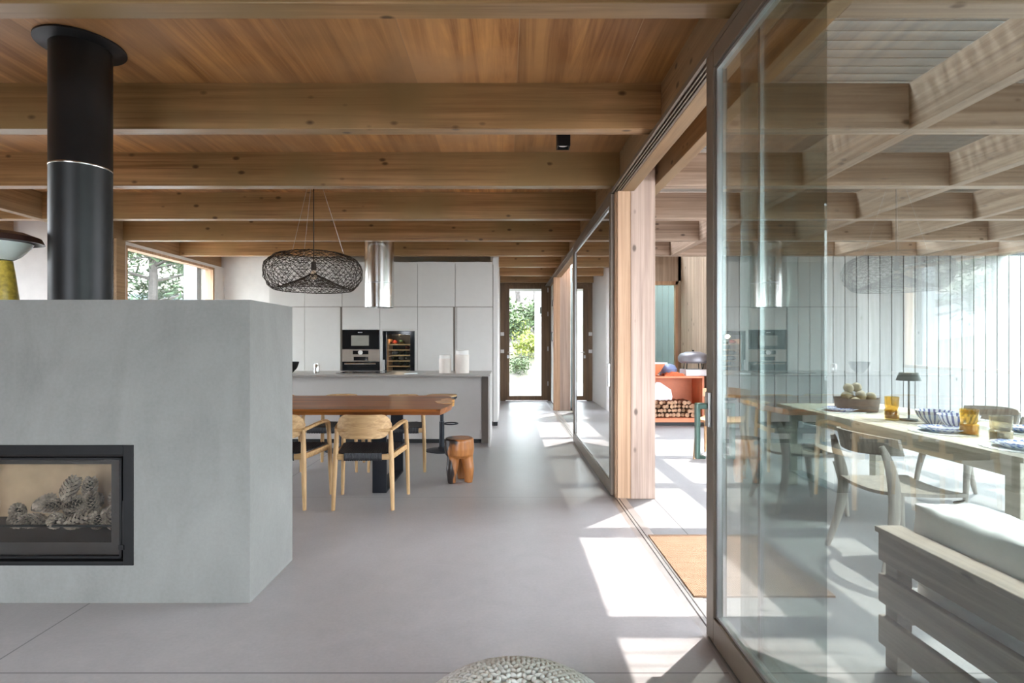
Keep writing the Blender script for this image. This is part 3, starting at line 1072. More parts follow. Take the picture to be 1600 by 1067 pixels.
canister(-0.8165, 7.5, 0.083, 0.243, 'shorter cream ceramic canister, left of the pair on the kitchen island')
canister(-0.5876, 7.5, 0.095, 0.308, 'taller cream ceramic canister, right of the pair on the kitchen island')
o = MB().lathe([(0, 0), (0.036, 0), (0.038, 0.01), (0.038, 0.10), (0.033, 0.112), (0.033, 0.13), (0, 0.132)], seg=24).build('salt_shaker', M['steel'], None, smooth=True)
o.location = (-2.553, 7.5, WT)
tag(o, 'small steel shaker on the kitchen island left of the hob', 'shaker')
o = MB().lathe([(0, 0), (0.05, 0), (0.055, 0.01), (0.10, 0.06), (0.125, 0.13), (0.13, 0.15), (0.122, 0.15), (0.095, 0.065), (0.0, 0.02)], seg=32).build('fruit_bowl', M['black_steel'], None, smooth=True)
o.location = (-2.96, 7.6, WT)
tag(o, 'black bowl at the far left of the kitchen island, behind the fireplace edge', 'bowl')
o = MB().box(-0.09, 0.09, -0.012, 0.012, 0, 0.012).box(0.09, 0.10, -0.012, 0.012, 0, 0.012).build('kitchen_knife', M['alu'], None, 0.003)
o.location = (-1.25, 7.30, WT)
o.rotation_euler = (0, 0, 0.7)
tag(o, 'small steel knife lying on the island right of the hob', 'knife')

# cooker hood
hd_ = thing('cooker_hood', 'stainless steel cylinder cooker hood hanging above the kitchen island', 'cooker hood', (-1.775, 7.80, 1.83))
MB().lathe([(0.0, 0.03), (0.195, 0.03), (0.195, 0.0), (0.205, 0.0), (0.205, 1.168), (0, 1.168)], seg=64).build('hood_cylinder', M['steel'], hd_, smooth=True)
MB().lathe([(0.0, 0.024), (0.19, 0.024), (0.19, 0.03), (0, 0.03)], seg=40).build('grease_filter', M['dark'], hd_)
MB().lathe([(0.2052, 0.33), (0.2062, 0.331), (0.2062, 0.335), (0.2052, 0.336)], seg=64).build('seam_ring', M['alu'], hd_)

# ================================================================== PENDANT
pd = thing('pendant_lamp', 'wide dark woven wire pendant lamp hanging over the dining table', 'pendant lamp', (-1.814, 5.25, 1.83))


def net(prof_fn, nu, nv, jit, rad):
    mb = MB()
    bm = mb.bm
    P = []
    for j in range(nv + 1):
        row = []
        for i in range(nu):
            a = 2 * math.pi * (i + 0.5 * (j % 2)) / nu
            r, z = prof_fn(j / nv)
            a += R.uniform(-jit, jit) * 2.2 / nu
            r *= 1 + R.uniform(-jit, jit) * 0.05
            z += R.uniform(-jit, jit) * 0.012
            row.append(Vector((r * math.cos(a), r * math.sin(a), z)))
        P.append(row)
    for j in range(nv):
        for i in range(nu):
            k = i + (j % 2)
            for tgt in (P[j + 1][i % nu] if j % 2 == 0 else P[j + 1][(i + 1) % nu],
                        P[j + 1][(i - 1) % nu] if j % 2 == 0 else P[j + 1][i % nu]):
                mb.tube([P[j][i], tgt], rad, 4, cap=False)
            if (i * 7 + j * 3) % 3 != 0:
                mb.tube([P[j][i], P[j][(i + 1) % nu]], rad * 0.9, 4, cap=False)
    return mb


RP, HP = 0.447, 0.175


def shell(tt):
    th = math.pi * (0.10 + 0.68 * tt)
    r = RP * abs(math.sin(th)) ** 0.55
    return r, HP + 0.178 * math.cos(th) * (1.0 if th < math.pi / 2 else 1.27)


net(shell, 50, 15, 0.5, 0.0022).build('wire_shade', M['wire'], pd)
net(lambda tt: (0.03 + 0.32 * tt ** 0.9, 0.15 - 0.145 * tt ** 0.8), 34, 8, 0.35, 0.0018).build('inner_cone', M['wire'], pd)
rim = MB()
rr, zz = shell(0)
for k in range(1):
    rim.tube([(rr * math.cos(a * 2 * math.pi / 40), rr * math.sin(a * 2 * math.pi / 40), zz + 0.004 * k) for a in range(41)], 0.004, 5, cap=False)
rim.build('rim_wire', M['wire'], pd)
rim = MB()
rr, zz = shell(1)
rim.tube([(rr * math.cos(a * 2 * math.pi / 40), rr * math.sin(a * 2 * math.pi / 40), zz) for a in range(41)], 0.004, 5, cap=False)
rim.build('rim_wire', M['wire'], pd)
MB().tube([(0, 0, 1.165), (0, 0, 0.27)], 0.005, 8).build('cable', M['wire'], pd)
MB().lathe([(0, 0.27), (0.022, 0.265), (0.026, 0.20), (0.020, 0.19), (0, 0.19)], seg=16).build('bulb_socket', M['wire'], pd, smooth=True)
MB().lathe([(0, 0.19), (0.014, 0.185), (0.034, 0.14), (0.030, 0.11), (0, 0.095)], seg=20).build('light_bulb', M['bulb'], pd, smooth=True)
for a in (0.15, 2.25, 4.35):
    MB().tube([(0.02 * math.cos(a), 0.02 * math.sin(a), 1.165), (0.28 * math.cos(a), 0.28 * math.sin(a), 0.335)], 0.0018, 5).build('suspension_wire', M['alu'], pd)
MB().lathe([(0, 1.15), (0.05, 1.15), (0.05, 1.17), (0, 1.17)], seg=24).build('ceiling_rose', M['wire'], pd)

# ceiling spot
cs = thing('ceiling_spotlight', 'small black box spotlight on the wooden ceiling near the glass doors', 'spotlight', (0.446, 4.30, 2.84))
b = MB()
b.box(-0.05, 0.05, -0.05, 0.05, 0.03, 0.158)
b.box(-0.05, -0.042, -0.05, 0.05, 0.0, 0.03)
b.box(0.042, 0.05, -0.05, 0.05, 0.0, 0.03)
b.box(-0.042, 0.042, -0.05, -0.042, 0.0, 0.03)
b.box(-0.042, 0.042, 0.042, 0.05, 0.0, 0.03)
b.build('spot_housing', M['black_steel'], cs, 0.002)
MB().lathe([(0, 0.018), (0.034, 0.018), (0.034, 0.029), (0, 0.029)], seg=20).build('lens', M['white'], cs)

# ================================================================== DINING TABLE
tb = thing('dining_table', 'live-edge red-brown timber slab dining table on black steel loop legs', 'table', (-1.85, 5.42, 0))


def slab():
    mb = MB()
    pts = []
    N = 40
    xL, xR = -1.35, 1.29
    yn, yf = -0.62, 0.66
    for i in range(N + 1):
        x = xL + (xR - xL) * i / N
        pts.append((x, yn + 0.018 * noise.noise(Vector((x * 2.2, 0, 0))) + 0.006 * noise.noise(Vector((x * 9, 3, 0)))))
    for (x, y) in ((1.315, -0.50), (1.335, -0.36), (1.350, -0.22), (1.345, -0.10), (1.305, -0.02), (1.30, 0.06), (1.325, 0.14), (1.32, 0.24), (1.29, 0.34), (1.27, 0.50), (1.21, 0.62)):
        pts.append((x, y))
    for i in range(N + 1):
        x = 1.19 - (1.19 - xL) * i / N
        pts.append((x, yf - 0.03 * (1 - (x + 1.35) / 2.6) + 0.03 * noise.noise(Vector((x * 1.8, 5, 0))) + 0.01 * noise.noise(Vector((x * 7, 9, 0)))))
    bm = mb.bm
    top = [bm.verts.new((x, y, 0.770)) for x, y in pts]
    mid = [bm.verts.new((x + 0.008 * noise.noise(Vector((x * 6, y * 6, 1))), y - (0.012 if y < 0 else -0.012), 0.752)) for x, y in pts]
    cx, cy = 0, 0
    bot = [bm.verts.new((x * 0.992, y * 0.965, 0.716)) for x, y in pts]
    n = len(pts)
    bm.faces.new(top)
    bm.faces.new(bot[::-1])
    for a, c in ((top, mid), (mid, bot)):
        for i in range(n):
            bm.faces.new((a[i], c[i], c[(i + 1) % n], a[(i + 1) % n]))
    return mb


tb.scale = (1, 1, 0.985)
slab().build('table_top', M['slab'], tb, smooth=True, angle=35)
bu = MB()
poly = [(1.155, 0.02), (1.20, -0.12), (1.27, -0.21), (1.335, -0.20), (1.357, -0.08), (1.32, 0.02), (1.318, 0.08), (1.338, 0.16), (1.325, 0.27), (1.24, 0.30), (1.19, 0.20), (1.21, 0.10)]
bu.prism(poly, 0.735, 0.7735)
bl = bu.build('burl_end', M['burl'], tb, 0.006)
bl['label'] = 'bright orange burl at the right end'
for xc in (0.73, -0.85):
    g = MB()
    g.box(xc - 0.062, xc + 0.062, -0.49, -0.462, 0.0, 0.716)
    g.box(xc - 0.062, xc + 0.062, 0.30, 0.328, 0.0, 0.716)
    g.box(xc - 0.062, xc + 0.062, -0.462, 0.30, 0.0, 0.020)
    g.box(xc - 0.062, xc + 0.062, -0.462, 0.30, 0.698, 0.716)
    g.build('table_leg', M['slab_leg'], tb, 0.002)


# ================================================================== DINING CHAIRS
def make_chair():
    c = thing('dining_chair', 'x', 'chair', (0, 0, 0), 0, 'dining chairs around the slab table')
    for s_ in (-1, 1):
        MB().tube([(s_ * 0.236, -0.235, 0), (s_ * 0.229, -0.228, 0.25), (s_ * 0.220, -0.215, 0.46), (s_ * 0.214, -0.205, 0.635)],
                  [0.015, 0.020, 0.0215, 0.017], 12).build('rear_leg', M['oak'], c, smooth=True)
    for s_ in (-1, 1):
        MB().tube([(s_ * 0.288, 0.235, 0), (s_ * 0.282, 0.228, 0.25), (s_ * 0.277, 0.222, 0.45), (s_ * 0.272, 0.215, 0.58)],
                  [0.014, 0.018, 0.0195, 0.018], 12).build('front_leg', M['oak'], c, smooth=True)
        p = spline([(s_ * 0.272, 0.215, 0.575), (s_ * 0.268, 0.205, 0.632), (s_ * 0.262, 0.165, 0.652), (s_ * 0.25, 0.05, 0.655),
                    (s_ * 0.235, -0.10, 0.645), (s_ * 0.212, -0.205, 0.632)], 6)
        n = len(p)
        MB().tube(p, [0.018 + 0.004 * math.sin(math.pi * i / n) for i in range(n)], 10, flat=(0.8, 1.15)).build('armrest', M['oak'], c, smooth=True)
    # curved back board with rounded ends
    bk = MB()
    bm = bk.bm
    nu, nv = 22, 8
    W, Hh = 0.218, 0.094
    grid = {}
    for sd, off in ((0, 0.0), (1, 0.018)):
        for i in range(nu + 1):
            for j in range(nv + 1):
                u = -1 + 2 * i / nu
                v = -1 + 2 * j / nv
                ex = 1 - max(0, abs(u) - 0.62) / 0.38
                hh = Hh * (math.sqrt(max(0.0, 1 - (1 - ex) ** 2)) if abs(u) > 0.62 else 1.0)
                x = u * W
                z = 0.665 + v * max(hh, 0.012)
                yb = -0.262 + 0.075 * u * u + (0.012 * v if v < 0 else 0.0) + off
                grid[(sd, i, j)] = bm.verts.new((x, yb, z))
    for i in range(nu):
        for j in range(nv):
            for sd in (0, 1):
                bm.faces.new([grid[(sd, i + a, j + b_)] for a, b_ in ((0, 0), (1, 0), (1, 1), (0, 1))])
    for i in range(nu):
        for j in (0, nv):
            bm.faces.new([grid[(0, i, j)], grid[(0, i + 1, j)], grid[(1, i + 1, j)], grid[(1, i, j)]])
    for j in range(nv):
        for i in (0, nu):
            bm.faces.new([grid[(0, i, j)], grid[(0, i, j + 1)], grid[(1, i, j + 1)], grid[(1, i, j)]])
    bk.build('backrest', M['oak_x'], c, smooth=True, angle=50)
    MB().tube(spline([(-0.212, -0.207, 0.628), (-0.12, -0.232, 0.636), (0, -0.240, 0.638), (0.12, -0.232, 0.636), (0.212, -0.207, 0.628)], 5),
              0.013, 8).build('back_rail', M['oak_x'], c, smooth=True)
    fr = MB()
    fr.box(-0.225, 0.225, -0.232, -0.205, 0.40, 0.445)
    fr.box(-0.272, 0.272, 0.205, 0.232, 0.405, 0.450)
    for s_ in (-1, 1):
        m = Matrix.Translation((s_ * 0.248, 0, 0)) @ Matrix.Rotation(-s_ * 0.105, 4, 'Z')
        fr.box(-0.012, 0.012, -0.21, 0.21, 0.402, 0.447, m)
    fr.build('seat_frame', M['oak_x'], c, 0.004)
    # woven cord seat wrapped over the rails
    st = MB()
    bm = st.bm
    prof = [(-0.238, 0.392), (-0.243, 0.42), (-0.236, 0.452), (-0.20, 0.452), (-0.10, 0.440), (0.0, 0.434), (0.10, 0.440), (0.20, 0.456), (0.238, 0.457), (0.245, 0.425), (0.238, 0.397)]
    nx = 34
    rows = []
    for i in range(nx + 1):
        u = -1 + 2 * i / nx
        row = []
        for k, (y, z) in enumerate(prof):
            hw = (0.150 + (0.238 + y) / 0.476 * 0.075) if 2 < k < 8 else (0.150 if k <= 2 else 0.225)
            if 3 <= k <= 7:
                hw += 0.05
            zz = z + (0.004 if (i + k) % 2 else 0.0) + (0.014 * u * u if 3 < k < 7 else 0)
            row.append(bm.verts.new((u * hw, y, zz)))
        rows.append(row)
    for a, b_ in zip(rows, rows[1:]):
        for k in range(len(prof) - 1):
            bm.faces.new((a[k], a[k + 1], b_[k + 1], b_[k]))
    so_ = st.build('woven_seat', M['black_cord'], c, smooth=True, angle=60)
    md = so_.modifiers.new('thickness', 'SOLIDIFY')
    md.thickness = 0.006
    return c


ch0 = make_chair()
CH = [(-1.14, 4.655, 0.02, 'pale oak armchair with black cord seat, fully visible with its back to camera'),
      (-1.83, 4.665, -0.03, 'pale oak armchair half hidden by the fireplace edge on the near side of the table'),
      (-1.13, 5.96, math.pi + 0.03, 'oak armchair facing camera beyond the table, nearest the stump stool'),
      (-1.82, 5.965, math.pi - 0.02, 'oak armchair facing camera in the middle of the far side of the table'),
      (-2.52, 5.965, math.pi, 'oak armchair on the far side of the table, its back just showing beside the fireplace')]
for i, (x, y, rz, lb) in enumerate(CH):
    o = ch0 if i == 0 else copy_tree(ch0)
    o.location = (x, y, 0)
    o.rotation_euler = (0, 0, rz)
    o['label'] = lb


# bar stools
def make_stool():
    c = thing('bar_stool', 'x', 'bar stool', (0, 0, 0), 0, 'bar stools at the island')
    MB().lathe([(0, 0), (0.20, 0), (0.20, 0.008), (0.05, 0.03), (0.028, 0.06), (0, 0.06)], seg=36).build('base_disc', M['slab_leg'], c, smooth=True)
    MB().tube([(0, 0, 0.05), (0, 0, 0.36), (0, 0, 0.361), (0, 0, 0.64)], [0.032, 0.032, 0.024, 0.024], 16).build('pole', M['slab_leg'], c, smooth=True)
    MB().tube([(0.0, 0.0, 0.335)] + [(0.11 + 0.085 * math.cos(a), 0.085 * math.sin(a) - 0.0, 0.335) for a in [math.pi - 2 * math.pi * k / 24 for k in range(25)]],
              0.009, 8).build('footrest', M['slab_leg'], c, smooth=True)
    MB().lathe([(0, 0.635), (0.17, 0.635), (0.19, 0.655), (0.19, 0.672), (0, 0.672)], seg=36).build('seat', M['slab_leg'], c, smooth=True)
    t_ = MB().lathe([(0, 0.673), (0.188, 0.673), (0.186, 0.688), (0, 0.690)], seg=36).build('seat_top', M['oak_x'], c, smooth=True)
    t_['label'] = 'pale wooden seat top'
    return c


st0 = make_stool()
for i, (x, lb) in enumerate(((-0.79, 'black pedestal bar stool at the island, right end beside the stump stool'),
                             (-2.03, 'black pedestal bar stool at the island, behind the middle dining chairs'))):
    o = st0 if i == 0 else copy_tree(st0)
    o.location = (x, 6.88, 0)
    o['label'] = lb

# carved stump stool
sg = MB()
sg.lathe([(0, 0.245), (0.105, 0.235), (0.136, 0.265), (0.142, 0.32), (0.139, 0.405), (0.130, 0.42), (0, 0.42)], seg=40, wob=0.02)
for a, rr_ in ((-2.30, 0.050), (-0.35, 0.048), (1.45, 0.055)):
    ca, sa = math.cos(a), math.sin(a)
    sg.tube(spline([(ca * 0.07, sa * 0.07, 0.30), (ca * 0.085, sa * 0.085, 0.20), (ca * 0.10, sa * 0.10, 0.10), (ca * 0.095, sa * 0.095, 0.0)], 5),
            [0.068, 0.066, 0.064, 0.062, 0.060, 0.058, 0.057, 0.056, 0.056, 0.053, 0.050, 0.047, 0.045, 0.043, 0.041, 0.040], 14, flat=(0.85, 1.0))
so2 = sg.build('stump_stool', M['stump'], None)
rm = so2.modifiers.new('remesh', 'REMESH')
rm.mode = 'VOXEL'
rm.voxel_size = 0.007
rm.use_smooth_shade = True
sm = so2.modifiers.new('smooth', 'SMOOTH')
sm.iterations = 6
so2.location = (-0.446, 5.35, 0)
tag(so2, 'carved red-brown tree stump stool with dark streak on three stubby legs', 'stool')

# knitted pouf
pf = MB()
PR, PH = 0.33, 0.395


def pouf_pt(s):
    """s 0..1 from the crown to the floor along the outline"""
    th = s * math.pi * 0.90
    r = PR * abs(math.sin(th)) ** 0.80
    z = PH / 2 + PH / 2 * math.cos(th) * (0.99 if th < math.pi / 2 else 1.0)
    return r, z


pf.lathe([(0.0, pouf_pt(0)[1] - 0.012)] + [(max(pouf_pt(k / 24)[0] - 0.012, 0.001), min(pouf_pt(k / 24)[1], PH - 0.012)) for k in range(1, 24)] + [(0, 0.012)], seg=48)
sv = 0.0
row = 0
while sv < 0.86:
    r, z = pouf_pt(sv)
    r2, z2 = pouf_pt(min(1, sv + 0.01))
    tdir = Vector((r2 - r, 0, z2 - z)).normalized()
    n = max(5, int(2 * math.pi * r / 0.030))
    for k in range(n):
        a = 2 * math.pi * (k + 0.5 * (row % 2)) / n
        for sgn in (-1, 1):
            ez = Matrix.Rotation(a, 4, 'Z')
            tz = tdir
            nx_ = Vector((-tz.z, 0, tz.x))
            if nx_.dot(Vector((r + 0.01, 0, z - PH / 2))) < 0:
                nx_ = -nx_
            yy = Vector((0, 1, 0))
            basis = Matrix((nx_, yy, tz)).transposed().to_4x4()
            loc = Vector((r, 0, z)) + yy * (sgn * 0.0068)
            m = ez @ Matrix.Translation(loc) @ basis @ Matrix.Rotation(sgn * 0.55, 4, 'X')
            mm = m
            c_ = mm.translation.copy()
            pf.blob(c_, (0.0085, 0.0082, 0.0155), 6, 4, mm.to_3x3().to_4x4())
    sv += 0.0255
    row += 1
po = pf.build('pouf', M['knit'], None, smooth=True, angle=70, fix=False)
po.location = (0.03, 1.50, 0.0)
tag(po, 'round chunky knitted grey pouf on the concrete floor at the bottom edge', 'pouf')

# wall bits at the end of the corridor
wp = thing('wall_lamp', 'small grey box wall lamp high on the white wall beside the end door', 'lamp', (1.045, 11.6, 2.10))
MB().box(-0.085, 0.0, -0.05, 0.05, 0, 0.13).build('lamp_body', plain('grey_lamp', (0.25, 0.24, 0.23), 0.5), wp, 0.004)
ic = thing('intercom_phone', 'white wall intercom handset beside the end door', 'intercom', (1.045, 12.0, 1.36))
MB().box(-0.025, 0, -0.05, 0.05, 0, 0.22).build('intercom_body', M['white'], ic, 0.006)
MB().tube([(-0.03, -0.02, 0.01), (-0.055, -0.02, 0.03), (-0.055, -0.02, 0.19), (-0.03, -0.02, 0.21)], 0.016, 8).build('handset', plain('grey_handset', (0.3, 0.3, 0.3), 0.4), ic, smooth=True)
for i, (z, lb) in enumerate(((1.50, 'white light switch left of the end door, upper of the two'), (1.10, 'white light switch left of the end door, lower of the two'))):
    o = MB().box(-0.115, -0.035, 12.785, 12.80, z, z + 0.08).build('light_switch', M['white'], None, 0.003)
    tag(o, lb, 'light switch', 'light switches by the end door')
o = MB().box(0.925, 0.97, 14.98, 15.08, 2.05, 2.30).build('outdoor_wall_lamp', M['olive'], None, 0.004)
tag(o, 'small dark outdoor wall lamp on the white wall seen through the end door', 'lamp')

# ================================================================== PATIO THINGS
# orange console
CX, CYf = 2.70, 8.95
co = thing('orange_console', 'orange steel outdoor console with firewood on its lower shelf', 'console', (CX, CYf, 0))
MB().box(-0.62, 0.50, 0.0, 0.55, 0.765, 0.795).build('console_top', M['orange'], co, 0.002)
MB().box(-0.60, 0.48, 0.50, 0.53, 0.12, 0.765).build('back_panel', M['orange'], co)
MB().box(-0.62, 0.50, 0.0, 0.55, 0.055, 0.12).build('lower_shelf', M['orange'], co, 0.002)
for x in (-0.62, 0.47):
    MB().box(x, x + 0.03, 0.0, 0.55, 0.12, 0.765).build('side_panel', M['orange'], co)
MB().box(-0.58, 0.46, 0.04, 0.50, 0.0, 0.055).build('plinth', M['dark'], co)
lg = None
n = 0
rowsz = [0.162, 0.232, 0.300, 0.362]
for ri, z in enumerate(rowsz):
    x = -0.54 + 0.035 * (ri % 2)
    while x < 0.405 - 0.02 * ri:
        r = R.uniform(0.024, 0.041)
        if lg is None:
            t_ = thing('firewood_log', 'short cut firewood log stacked on the lower shelf of the orange console', 'log', (0, 0, 0), 0, 'firewood logs in the orange console')
            MB().tube([(0, 0.0, 0), (0, 0.33, 0)], [0.036, 0.035], 11, cap=True).build('bark', M['log_bark'], t_, smooth=True)
            e = MB()
            e.tube([(0, -0.004, 0), (0, 0.0, 0)], [0.0335, 0.0335], 11)
            e.build('cut_end', M['log_end'], t_)
            lg = t_
            o = t_
        else:
            o = copy_tree(lg)
        o.location = (CX + x, CYf + 0.03 + R.uniform(0, 0.10), z - 0.002)
        s_ = r / 0.036
        o.scale = (s_, R.uniform(0.9, 1.05), s_)
        o.rotation_euler = (0, R.uniform(0, 6), R.uniform(-0.08, 0.08))
        x += 2 * r + 0.001
# white board among the logs
bd = MB().prism([(-0.165, 0), (0.15, 0.0), (0.17, 0.10), (0.155, 0.21), (-0.02, 0.335), (-0.09, 0.34), (-0.13, 0.27)], -0.02, 0.02, Matrix.Rotation(math.pi / 2, 4, 'X')).build('pizza_peel', M['stone_white'], None, 0.006)
bd.location = (CX - 0.10, CYf + 0.27, 0.345)
bd.rotation_euler = (-0.2, 0, 0)
tag(bd, 'white angular board leaning behind the firewood in the orange console', 'board')
TZ = 0.7955
o = thing('outdoor_bowl', 'wide white bowl with orange outside at the left of the orange console top', 'bowl', (CX - 0.27, CYf + 0.22, TZ))
MB().lathe([(0, 0), (0.06, 0), (0.07, 0.012), (0.13, 0.08), (0.20, 0.195)], seg=32).build('bowl_outside', M['orange'], o, smooth=True)
MB().lathe([(0.20, 0.195), (0.235, 0.20), (0.235, 0.212), (0.195, 0.21), (0.12, 0.09), (0, 0.03)], seg=32).build('bowl_rim', M['white'], o, smooth=True)
o = MB().lathe([(0, 0.0), (0.15, 0.0), (0.155, 0.03), (0.13, 0.035), (0.14, 0.10), (0.10, 0.165), (0.03, 0.19), (0, 0.19)], seg=32).build('blue_pot', M['blue_cloth'], None, smooth=True)
o.location = (CX + 0.03, CYf + 0.36, TZ)
tag(o, 'blue enamel domed pot behind the rust cloth on the orange console', 'pot')
cl = MB()
bm = cl.bm
gv = [[bm.verts.new((-0.16 + 0.32 * i / 20, -0.09 + 0.18 * j / 10, 0.03 + 0.03 * noise.noise(Vector((i * 0.5, j * 0.6, 2))) + 0.03 * math.exp(-((i - 11) / 5) ** 2))) for j in range(11)] for i in range(21)]
lo = [[bm.verts.new((v.co.x, v.co.y, 0.0)) for v in (row[0], row[-1])] for row in gv]
for i in range(20):
    for j in range(10):
        bm.faces.new((gv[i][j], gv[i + 1][j], gv[i + 1][j + 1], gv[i][j + 1]))
    bm.faces.new((lo[i][0], lo[i + 1][0], gv[i + 1][0], gv[i][0]))
    bm.faces.new((gv[i][10], gv[i + 1][10], lo[i + 1][1], lo[i][1]))
    bm.faces.new((lo[i][1], lo[i + 1][1], lo[i + 1][0], lo[i][0]))
o = cl.build('folded_cloth', M['rust_cloth'], None, smooth=True)
o.location = (CX + 0.03, CYf + 0.11, TZ)
tag(o, 'crumpled rust coloured cloth on the orange console in front of the blue pot', 'cloth')
o = MB().box(-0.17, 0.20, -0.17, 0.17, 0, 0.105).build('storage_box', M['stone_white'], None, 0.006)
o.location = (CX + 0.40, CYf + 0.24, TZ)
tag(o, 'pale grey box under the grey oven on the orange console', 'box')
po_ = thing('pizza_oven', 'rounded grey enamel tabletop oven on thin legs on the orange console', 'oven', (CX + 0.40, CYf + 0.24, TZ + 0.1055))
MB().lathe([(0, 0.10), (0.20, 0.10), (0.235, 0.13), (0.24, 0.20), (0.21, 0.25), (0.12, 0.285), (0, 0.29)], seg=40).build('oven_dome', M['grey_enamel'], po_, smooth=True)
for a in (0.8, 2.3, 3.9, 5.4):
    MB().tube([(0.17 * math.cos(a), 0.12 * math.sin(a), 0.11), (0.185 * math.cos(a), 0.13 * math.sin(a), 0.0)], 0.007, 6).build('leg', M['black_steel'], po_)
MB().lathe([(0, 0.29), (0.012, 0.29), (0.018, 0.31), (0, 0.318)], seg=12).build('knob', M['black_steel'], po_, smooth=True)

# doormat
dm = MB()
nx, ny = 20, 30
gv = [[dm.bm.verts.new((0.74 * i / nx, 0.93 * j / ny, 0.010 + 0.0025 * noise.noise(Vector((i * 0.3, j * 0.3, 0))))) for j in range(ny + 1)] for i in range(nx + 1)]
for i in range(nx):
    for j in range(ny):
        dm.bm.faces.new((gv[i][j], gv[i + 1][j], gv[i + 1][j + 1], gv[i][j + 1]))
ring = [gv[i][0] for i in range(nx + 1)] + [gv[nx][j] for j in range(1, ny + 1)] + [gv[i][ny] for i in range(nx - 1, -1, -1)] + [gv[0][j] for j in range(ny - 1, 0, -1)]
rl = [dm.bm.verts.new((v.co.x, v.co.y, 0)) for v in ring]
for i in range(len(ring)):
    k = (i + 1) % len(ring)
    dm.bm.faces.new((rl[i], rl[k], ring[k], ring[i]))
dm.bm.faces.new(rl[::-1])
o = dm.build('jute_doormat', M['jute'], None)
o.location = (0.985, 2.905, -0.001)
o['label'] = 'woven jute mat on the patio floor beside the open door track'
o['category'] = 'mat'

# patio table
pt = thing('patio_table', 'whitewashed plank dining table on the patio set for a meal', 'table', (3.1, 4.1, 0))
tp = MB()
for k in range(8):
    tp.box(-0.49 + k * 0.1225, -0.49 + k * 0.1225 + 0.1195, -1.30, 1.25, 0.722, 0.75)
tp.build('table_top', M['pale_table'], pt, 0.002)
MB().box(-0.46, 0.46, -1.25, 1.20, 0.63, 0.722).build('apron', M['pale_table'], pt, 0.003)
for sx in (-0.41, 0.41):
    for sy in (-1.20, 1.15):
        MB().box(sx - 0.045, sx + 0.045, sy - 0.045, sy + 0.045, 0, 0.63).build('table_leg', M['pale_table'], pt, 0.004)


# patio chairs
def patio_chair(mat):
    c = thing('patio_chair', 'x', 'chair', (0, 0, 0), 0, 'patio chairs around the whitewashed table')
    for s_ in (-1, 1):
        MB().tube(spline([(s_ * 0.255, -0.29, 0), (s_ * 0.235, -0.22, 0.24), (s_ * 0.225, -0.20, 0.45), (s_ * 0.235, -0.235, 0.62), (s_ * 0.22, -0.275, 0.74)], 5),
                  [0.013 + 0.016 * math.sin(math.pi * i / 20) for i in range(21)], 10, flat=(1.25, 0.8)).build('rear_leg', mat, c, smooth=True)
        MB().tube(spline([(s_ * 0.27, 0.24, 0), (s_ * 0.255, 0.215, 0.22), (s_ * 0.23, 0.18, 0.42)], 6),
                  [0.013 + 0.014 * i / 12 for i in range(13)], 10, flat=(1.25, 0.8)).build('front_leg', mat, c, smooth=True)
    se = MB()
    nx, ny = 14, 12
    g = {}
    for sd in (0, 1):
        for i in range(nx + 1):
            for j in range(ny + 1):
                u, v = -1 + 2 * i / nx, -1 + 2 * j / ny
                w = 0.245 - 0.03 * (1 - v) / 2
                g[(sd, i, j)] = se.bm.verts.new((u * w * (1 - 0.06 * v ** 4), v * 0.235, 0.425 + 0.018 * u * u + 0.012 * max(0, -v) + 0.02 * sd))
    for i in range(nx):
        for j in range(ny):
            for sd in (0, 1):
                se.bm.faces.new([g[(sd, i + a, j + b_)] for a, b_ in ((0, 0), (1, 0), (1, 1), (0, 1))])
    for i in range(nx):
        for j in (0, ny):
            se.bm.faces.new([g[(0, i, j)], g[(0, i + 1, j)], g[(1, i + 1, j)], g[(1, i, j)]])
    for j in range(ny):
        for i in (0, nx):
            se.bm.faces.new([g[(0, i, j)], g[(0, i, j + 1)], g[(1, i, j + 1)], g[(1, i, j)]])
    se.build('seat', mat, c, smooth=True, angle=50)
    bk = MB()
    g = {}
    for sd in (0, 1):
        for i in range(nx + 1):
            for j in range(5):
                u, v = -1 + 2 * i / nx, -1 + 2 * j / 4
                g[(sd, i, j)] = bk.bm.verts.new((u * 0.262, -0.32 + 0.12 * u * u - 0.012 * v + 0.018 * sd, 0.735 + v * 0.062 * (1 - 0.25 * u * u)))
    for i in range(nx):
        for j in range(4):
            for sd in (0, 1):
                bk.bm.faces.new([g[(sd, i + a, j + b_)] for a, b_ in ((0, 0), (1, 0), (1, 1), (0, 1))])
    for i in range(nx):
        for j in (0, 4):
            bk.bm.faces.new([g[(0, i, j)], g[(0, i + 1, j)], g[(1, i + 1, j)], g[(1, i, j)]])
    for j in range(4):
        for i in (0, nx):
            bk.bm.faces.new([g[(0, i, j)], g[(0, i, j + 1)], g[(1, i, j + 1)], g[(1, i, j)]])
    bk.build('backrest', mat, c, smooth=True, angle=50)
    return c


